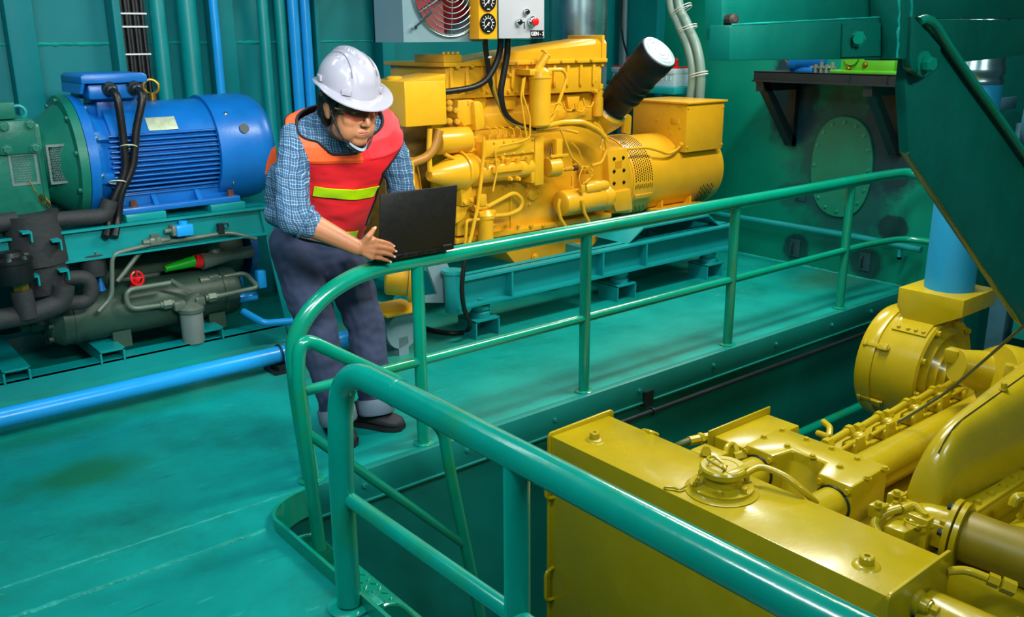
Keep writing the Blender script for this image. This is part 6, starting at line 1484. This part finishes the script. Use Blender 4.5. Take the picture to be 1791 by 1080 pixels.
va_ = _n(nt, 'ShaderNodeVectorMath', operation='ADD'); L_.new(tc.outputs['Object'], va_.inputs[0]); L_.new(vm.outputs[0], va_.inputs[1])
prev = None
for i, (dx, dy, dz, per, w_) in enumerate(((.776,-.63,.12,.0092,.16), (.15,-.1,.97,.0092,.16), (.776,-.63,.12,.0294,.24), (.15,-.1,.97,.0294,.24))):
    dp = _n(nt, 'ShaderNodeVectorMath', operation='DOT_PRODUCT'); dp.inputs[1].default_value = (dx/per, dy/per, dz/per); L_.new(va_.outputs[0], dp.inputs[0])
    fr__ = _n(nt, 'ShaderNodeMath', operation='FRACT'); L_.new(dp.outputs['Value'], fr__.inputs[0])
    lt_ = _n(nt, 'ShaderNodeMath', operation='LESS_THAN'); lt_.inputs[1].default_value = w_; L_.new(fr__.outputs[0], lt_.inputs[0])
    mx = _n(nt, 'ShaderNodeMix', data_type='RGBA'); ml = _n(nt, 'ShaderNodeMath', operation='MULTIPLY'); ml.inputs[1].default_value = .5 if i < 2 else .5
    L_.new(lt_.outputs[0], ml.inputs[0]); L_.new(ml.outputs[0], mx.inputs[0])
    if prev is None: mx.inputs[6].default_value = hexc('1a4f78')
    else: L_.new(prev, mx.inputs[6])
    mx.inputs[7].default_value = hexc('b4d0de') if i < 2 else hexc('10304f'); prev = mx.outputs[2]
L_.new(prev, pb_.inputs['Base Color'])
shirt = T.done('shirt', PL, pr, .006, 4, wr)
MB().tube([rel+cuff*.045+(frame(cuff)[0]*math.cos(t)+frame(cuff)[1]*math.sin(t))*.0585 for t in [2*PI*k/24 for k in range(24)]], .009, 8, closed=True).build('rolled_cuff', PL, shirt)
m = MB(); u_, w_, _ = frame((HO-neck).normalized())
for (rr_, hh_) in ((.068,.0),): 
    ax_ = (HO-neck).normalized(); base = neck+ax_*.0
    m.lathe([(.078,-.03), (.070,.03), (.068,.055), (.078,.038), (.092,-.03)], base, ax_, 28)
m.build('collar', PL, shirt)
# --- vest: open mesh of the grown torso, notched neck, armholes trimmed in black
S1 = sections(.017)
RED = mat('vest_red', 'f5202c', .62, var=.10, vscale=9, bump=.15, bscale=22)
ORG = mat('vest_orange', 'f0551a', .6, var=.06, vscale=9)
LIM = mat('reflective_lime', 'b9e800', .4, var=.06, vscale=14)
TRIM = mat('vest_trim', '0c0c10', .6)
NA, NB = 96, 60; U0, U1 = 1.0, 7.35
def vp(u, a, off=0.0):
    s = interp(S1, u); p = ring_pt(s, a); c = s[0]; n_ = (p-c).normalized()
    return p+n_*(off+.006*noise.noise(p*11)+.003*noise.noise(p*24))
def vkeep(p, u, a):
    s = interp(S1, u); q = p-s[0]; lat_ = q.dot(s[1]); fw_ = q.dot(s[2])
    vb = 6.4 if fw_ > 0 else 7.05
    if u > vb and abs(lat_) < .034+.055*(u-vb): return False
    if u > 1.8 and abs(lat_) > (.165 if fw_ > 0 and lat_ > 0 else .14)+max(0, u-4.75)*(.028 if lat_ < 0 else .05): return False
    return True
def sheet(u0, u1, a0, a1, nu, na, off, keep=None):
    bm = bmesh.new(); g = [[None]*(na+1) for _ in range(nu+1)]
    for i in range(nu+1):
        for j in range(na+1):
            u, a = u0+(u1-u0)*i/nu, a0+(a1-a0)*j/na
            g[i][j] = (bm.verts.new(vp(u, a, off)), u, a)
    for i in range(nu):
        for j in range(na):
            q = (g[i][j], g[i+1][j], g[i+1][j+1], g[i][j+1])
            if keep is None or all(keep(v[0].co, v[1], v[2]) for v in q): bm.faces.new([v[0] for v in q])
    bmesh.ops.remove_doubles(bm, verts=bm.verts, dist=1e-5)
    bmesh.ops.delete(bm, geom=[v for v in bm.verts if not v.link_faces], context='VERTS')
    return bm
def cloth(name, bm, mt, parent, th=.003):
    m = MB(); bmesh.ops.recalc_face_normals(bm, faces=bm.faces)
    bmesh.ops.solidify(bm, geom=bm.faces[:], thickness=th); m._add(bm); return m.build(name, mt, parent, ang=70)
def isor(u, a): return u > 6.0
vb_ = sheet(U0, U1, 0, 2*PI, NB*2, NA, 0, vkeep)
edges = [e for e in vb_.edges if len(e.link_faces) == 1]
ed = [(e.verts[0].co.copy(), e.verts[1].co.copy()) for e in edges]
vest = cloth('safety_vest', vb_, RED, pr)
# black binding follows every free edge of the vest
m = MB(); adj = {}
key = lambda p: (round(p.x, 5), round(p.y, 5), round(p.z, 5))
for a, b in ed: adj.setdefault(key(a), []).append(key(b)); adj.setdefault(key(b), []).append(key(a))
seen = set()
for k0 in list(adj):
    if k0 in seen: continue
    path = [k0]; seen.add(k0); cur = k0
    while True:
        nx_ = [q for q in adj[cur] if q not in seen]
        if not nx_: break
        cur = nx_[0]; seen.add(cur); path.append(cur)
    if len(path) > 12:
        P = [V(p) for p in path]
        for _ in range(6): P = [(P[i-1]+P[i]*2+P[(i+1) % len(P)])/4 for i in range(len(P))]
        m.tube(P, .0052, 6, closed=True)
m.build('binding', TRIM, vest)
cloth('shoulder_panel', sheet(5.75, 7.35, PI*.45, PI*1.48, 36, 48, .0035, lambda p, u, a: vkeep(p, u, a) and u > 5.4), ORG, vest, .002)
cloth('shoulder_panel', sheet(5.9, 7.35, -PI*.48, PI*.42, 30, 40, .0035, lambda p, u, a: vkeep(p, u, a) and u > 5.4), RED, vest, .002)
fa_ = lambda deg: math.radians(deg)
cloth('reflective_band', sheet(3.42, 3.92, fa_(46), fa_(108), 6, 40, .0045), LIM, vest, .002)
cloth('reflective_band', sheet(1.35, 1.75, fa_(46), fa_(118), 6, 40, .0045), LIM, vest, .002)
fp = [at(px,py,d=dd) for px,py,dd in ((482,255,3.50),(486,300,3.50),(476,300,3.53),(463,306,3.56),(466,285,3.56),(474,262,3.54))]
MB().prism(fp, (.006,.008,0), .002).build('back_panel', ORG, vest)
# --- trousers
J = Blob()
J.ell(pel-V((0,0,.02)), (.17,.13,.12), Matrix((sl_, sf, Z3)).transposed()).limb([rhip, rkn, ran+V((0,0,.03))], [.106,.083,.072]).limb([lhip, lkn, lan+V((0,0,.03))], [.104,.082,.070]).limb([rhip, lhip], [.105,.105])
def jw(c): return .007*noise.noise(V((c.x*9, c.y*9, c.z*16)))+.004*noise.noise(c*30)
tr = J.done('trousers', mat('jeans', '2a3653', .8, var=.22, vscale=7, bump=.12, bscale=220), pr, .007, 4, jw)
cm = mat('jeans_inside', '5f7284', .8, var=.15)
for a_, k_ in ((ran, rkn), (lan, lkn)):
    ax_ = (k_-a_).normalized(); MB().lathe([(.060,-.035), (.074,-.04), (.081,-.03), (.081,.022), (.076,.03), (.066,.026)], a_+V((0,0,.012)), ax_, 28).build('rolled_hem', cm, tr)
# --- shoes
SHM = mat('shoe_grey', '25262e', .6, var=.2, bump=.2, bscale=90); SOLE = mat('shoe_sole', '16171b', .6)
def shoe(heel, toe, nm):
    d_ = (toe-heel); L = d_.length; d_.normalize(); w_ = V((-d_.y, d_.x, 0)); m = MB(); rr = []; rs = []
    for t, hw_, ht_ in ((0,.024,.055), (.06,.036,.078), (.2,.040,.092), (.38,.042,.090), (.5,.044,.072), (.65,.049,.058), (.8,.050,.049), (.93,.040,.040), (1.0,.018,.026)):
        c = heel+d_*L*t; ring = []
        for k in range(18):
            a = 2*PI*k/18; x, z = math.cos(a), math.sin(a)
            ring.append(c+w_*hw_*math.copysign(abs(x)**.8, x)+Z3*(.016+ht_*.5+ht_*.5*math.copysign(abs(z)**.85, z)-.004))
        rr.append(ring); rs.append([c+w_*(hw_+.004)+Z3*.002, c+w_*(hw_+.006)+Z3*.02, c-w_*(hw_+.006)+Z3*.02, c-w_*(hw_+.004)+Z3*.002])
    o = m.loft(rr).build(nm, SHM, pr, ang=60)
    m = MB().loft(rs); m.build('sole', SOLE, o)
    m = MB()
    for k in range(4):
        c = heel+d_*L*(.42+.06*k)+Z3*(.096-.012*k); m.tube([c+w_*.026-Z3*.012, c+Z3*.003, c-w_*.026-Z3*.012], .0032, 6)
    m.build('laces', M['black'], o)
ra_ = V((ran.x, ran.y, 0)); la_ = V((lan.x, lan.y, 0))
rt_ = at(612, 786, z=.0); d_ = (rt_-ra_).normalized(); shoe(rt_-d_*.275, rt_, 'shoe')
lt2 = at(706, 752, z=.0); d_ = (lt2-la_).normalized(); shoe(lt2-d_*.28, lt2, 'shoe')
# ================================================================ light and camera
def area(name, loc, to, size, power, col):
    l = bpy.data.lights.new(name, 'AREA'); l.shape = 'RECTANGLE'; l.size, l.size_y = size; l.energy = power; l.color = col
    o = bpy.data.objects.new(name, l); COL.objects.link(o); o.location = loc
    o.rotation_euler = (V(to)-V(loc)).to_track_quat('-Z', 'Y').to_euler(); return o
area('lamp_walkway', (.0, 1.7, 3.0), (.9, 2.3, 0), (1.6, .2), 58, (.80, .97, 1))
area('lamp_genset', (4.5, 2.4, 3.2), (4.3, 4.4, .8), (1.8, .25), 80, (1, .95, .84))
area('lamp_pit', (3.5, 2.5, 2.9), (3.2, 1.9, 0), (1.4, .25), 62, (1, 1, .86))
area('lamp_motor', (.8, 3.7, 3.1), (1.2, 5.0, .9), (1.5, .2), 26, (.75, .94, 1))
k = area('fill_worker', (1.0, .2, 2.5), (1.75, 3.1, 1.2), (.8, .3), 12, (1, .97, .92)); k.data.spread = math.radians(48)  # added fill light aimed at the worker, spread narrowed to miss the tank
area('lamp_wall', (5.5, 4.3, 2.7), (2.6, 2.0, 0), (1.0, .2), 40, (1, 1, .9))
area('fill_strut', (2.1, -.9, 2.9), (2.7, 1.6, .9), (1.2, .2), 38, (.85, 1, .95))  # added fill light to brighten the strut plate, no known fixture behind it
W = bpy.data.worlds.new('world'); SC.world = W; W.use_nodes = True
W.node_tree.nodes['Background'].inputs['Color'].default_value = (.05, .16, .17, 1)
W.node_tree.nodes['Background'].inputs['Strength'].default_value = .45
for o in list(bpy.data.objects):
    if '_o' in o: del o['_o']
cd = bpy.data.cameras.new('camera'); cam = bpy.data.objects.new('camera', cd); COL.objects.link(cam)
cd.sensor_fit = 'HORIZONTAL'; cd.sensor_width = 36; cd.lens = FPX/1791*36; cd.clip_start = .02
cam.matrix_world = Matrix(((RT.x, -DN.x, -FW.x, 0), (RT.y, -DN.y, -FW.y, 0), (RT.z, -DN.z, -FW.z, CAMH), (0,0,0,1)))
SC.camera = cam
vs = SC.view_settings; vs.view_transform = 'Standard'; vs.look = 'None'; vs.gamma = 1; vs.exposure = 0; vs.use_curve_mapping = False
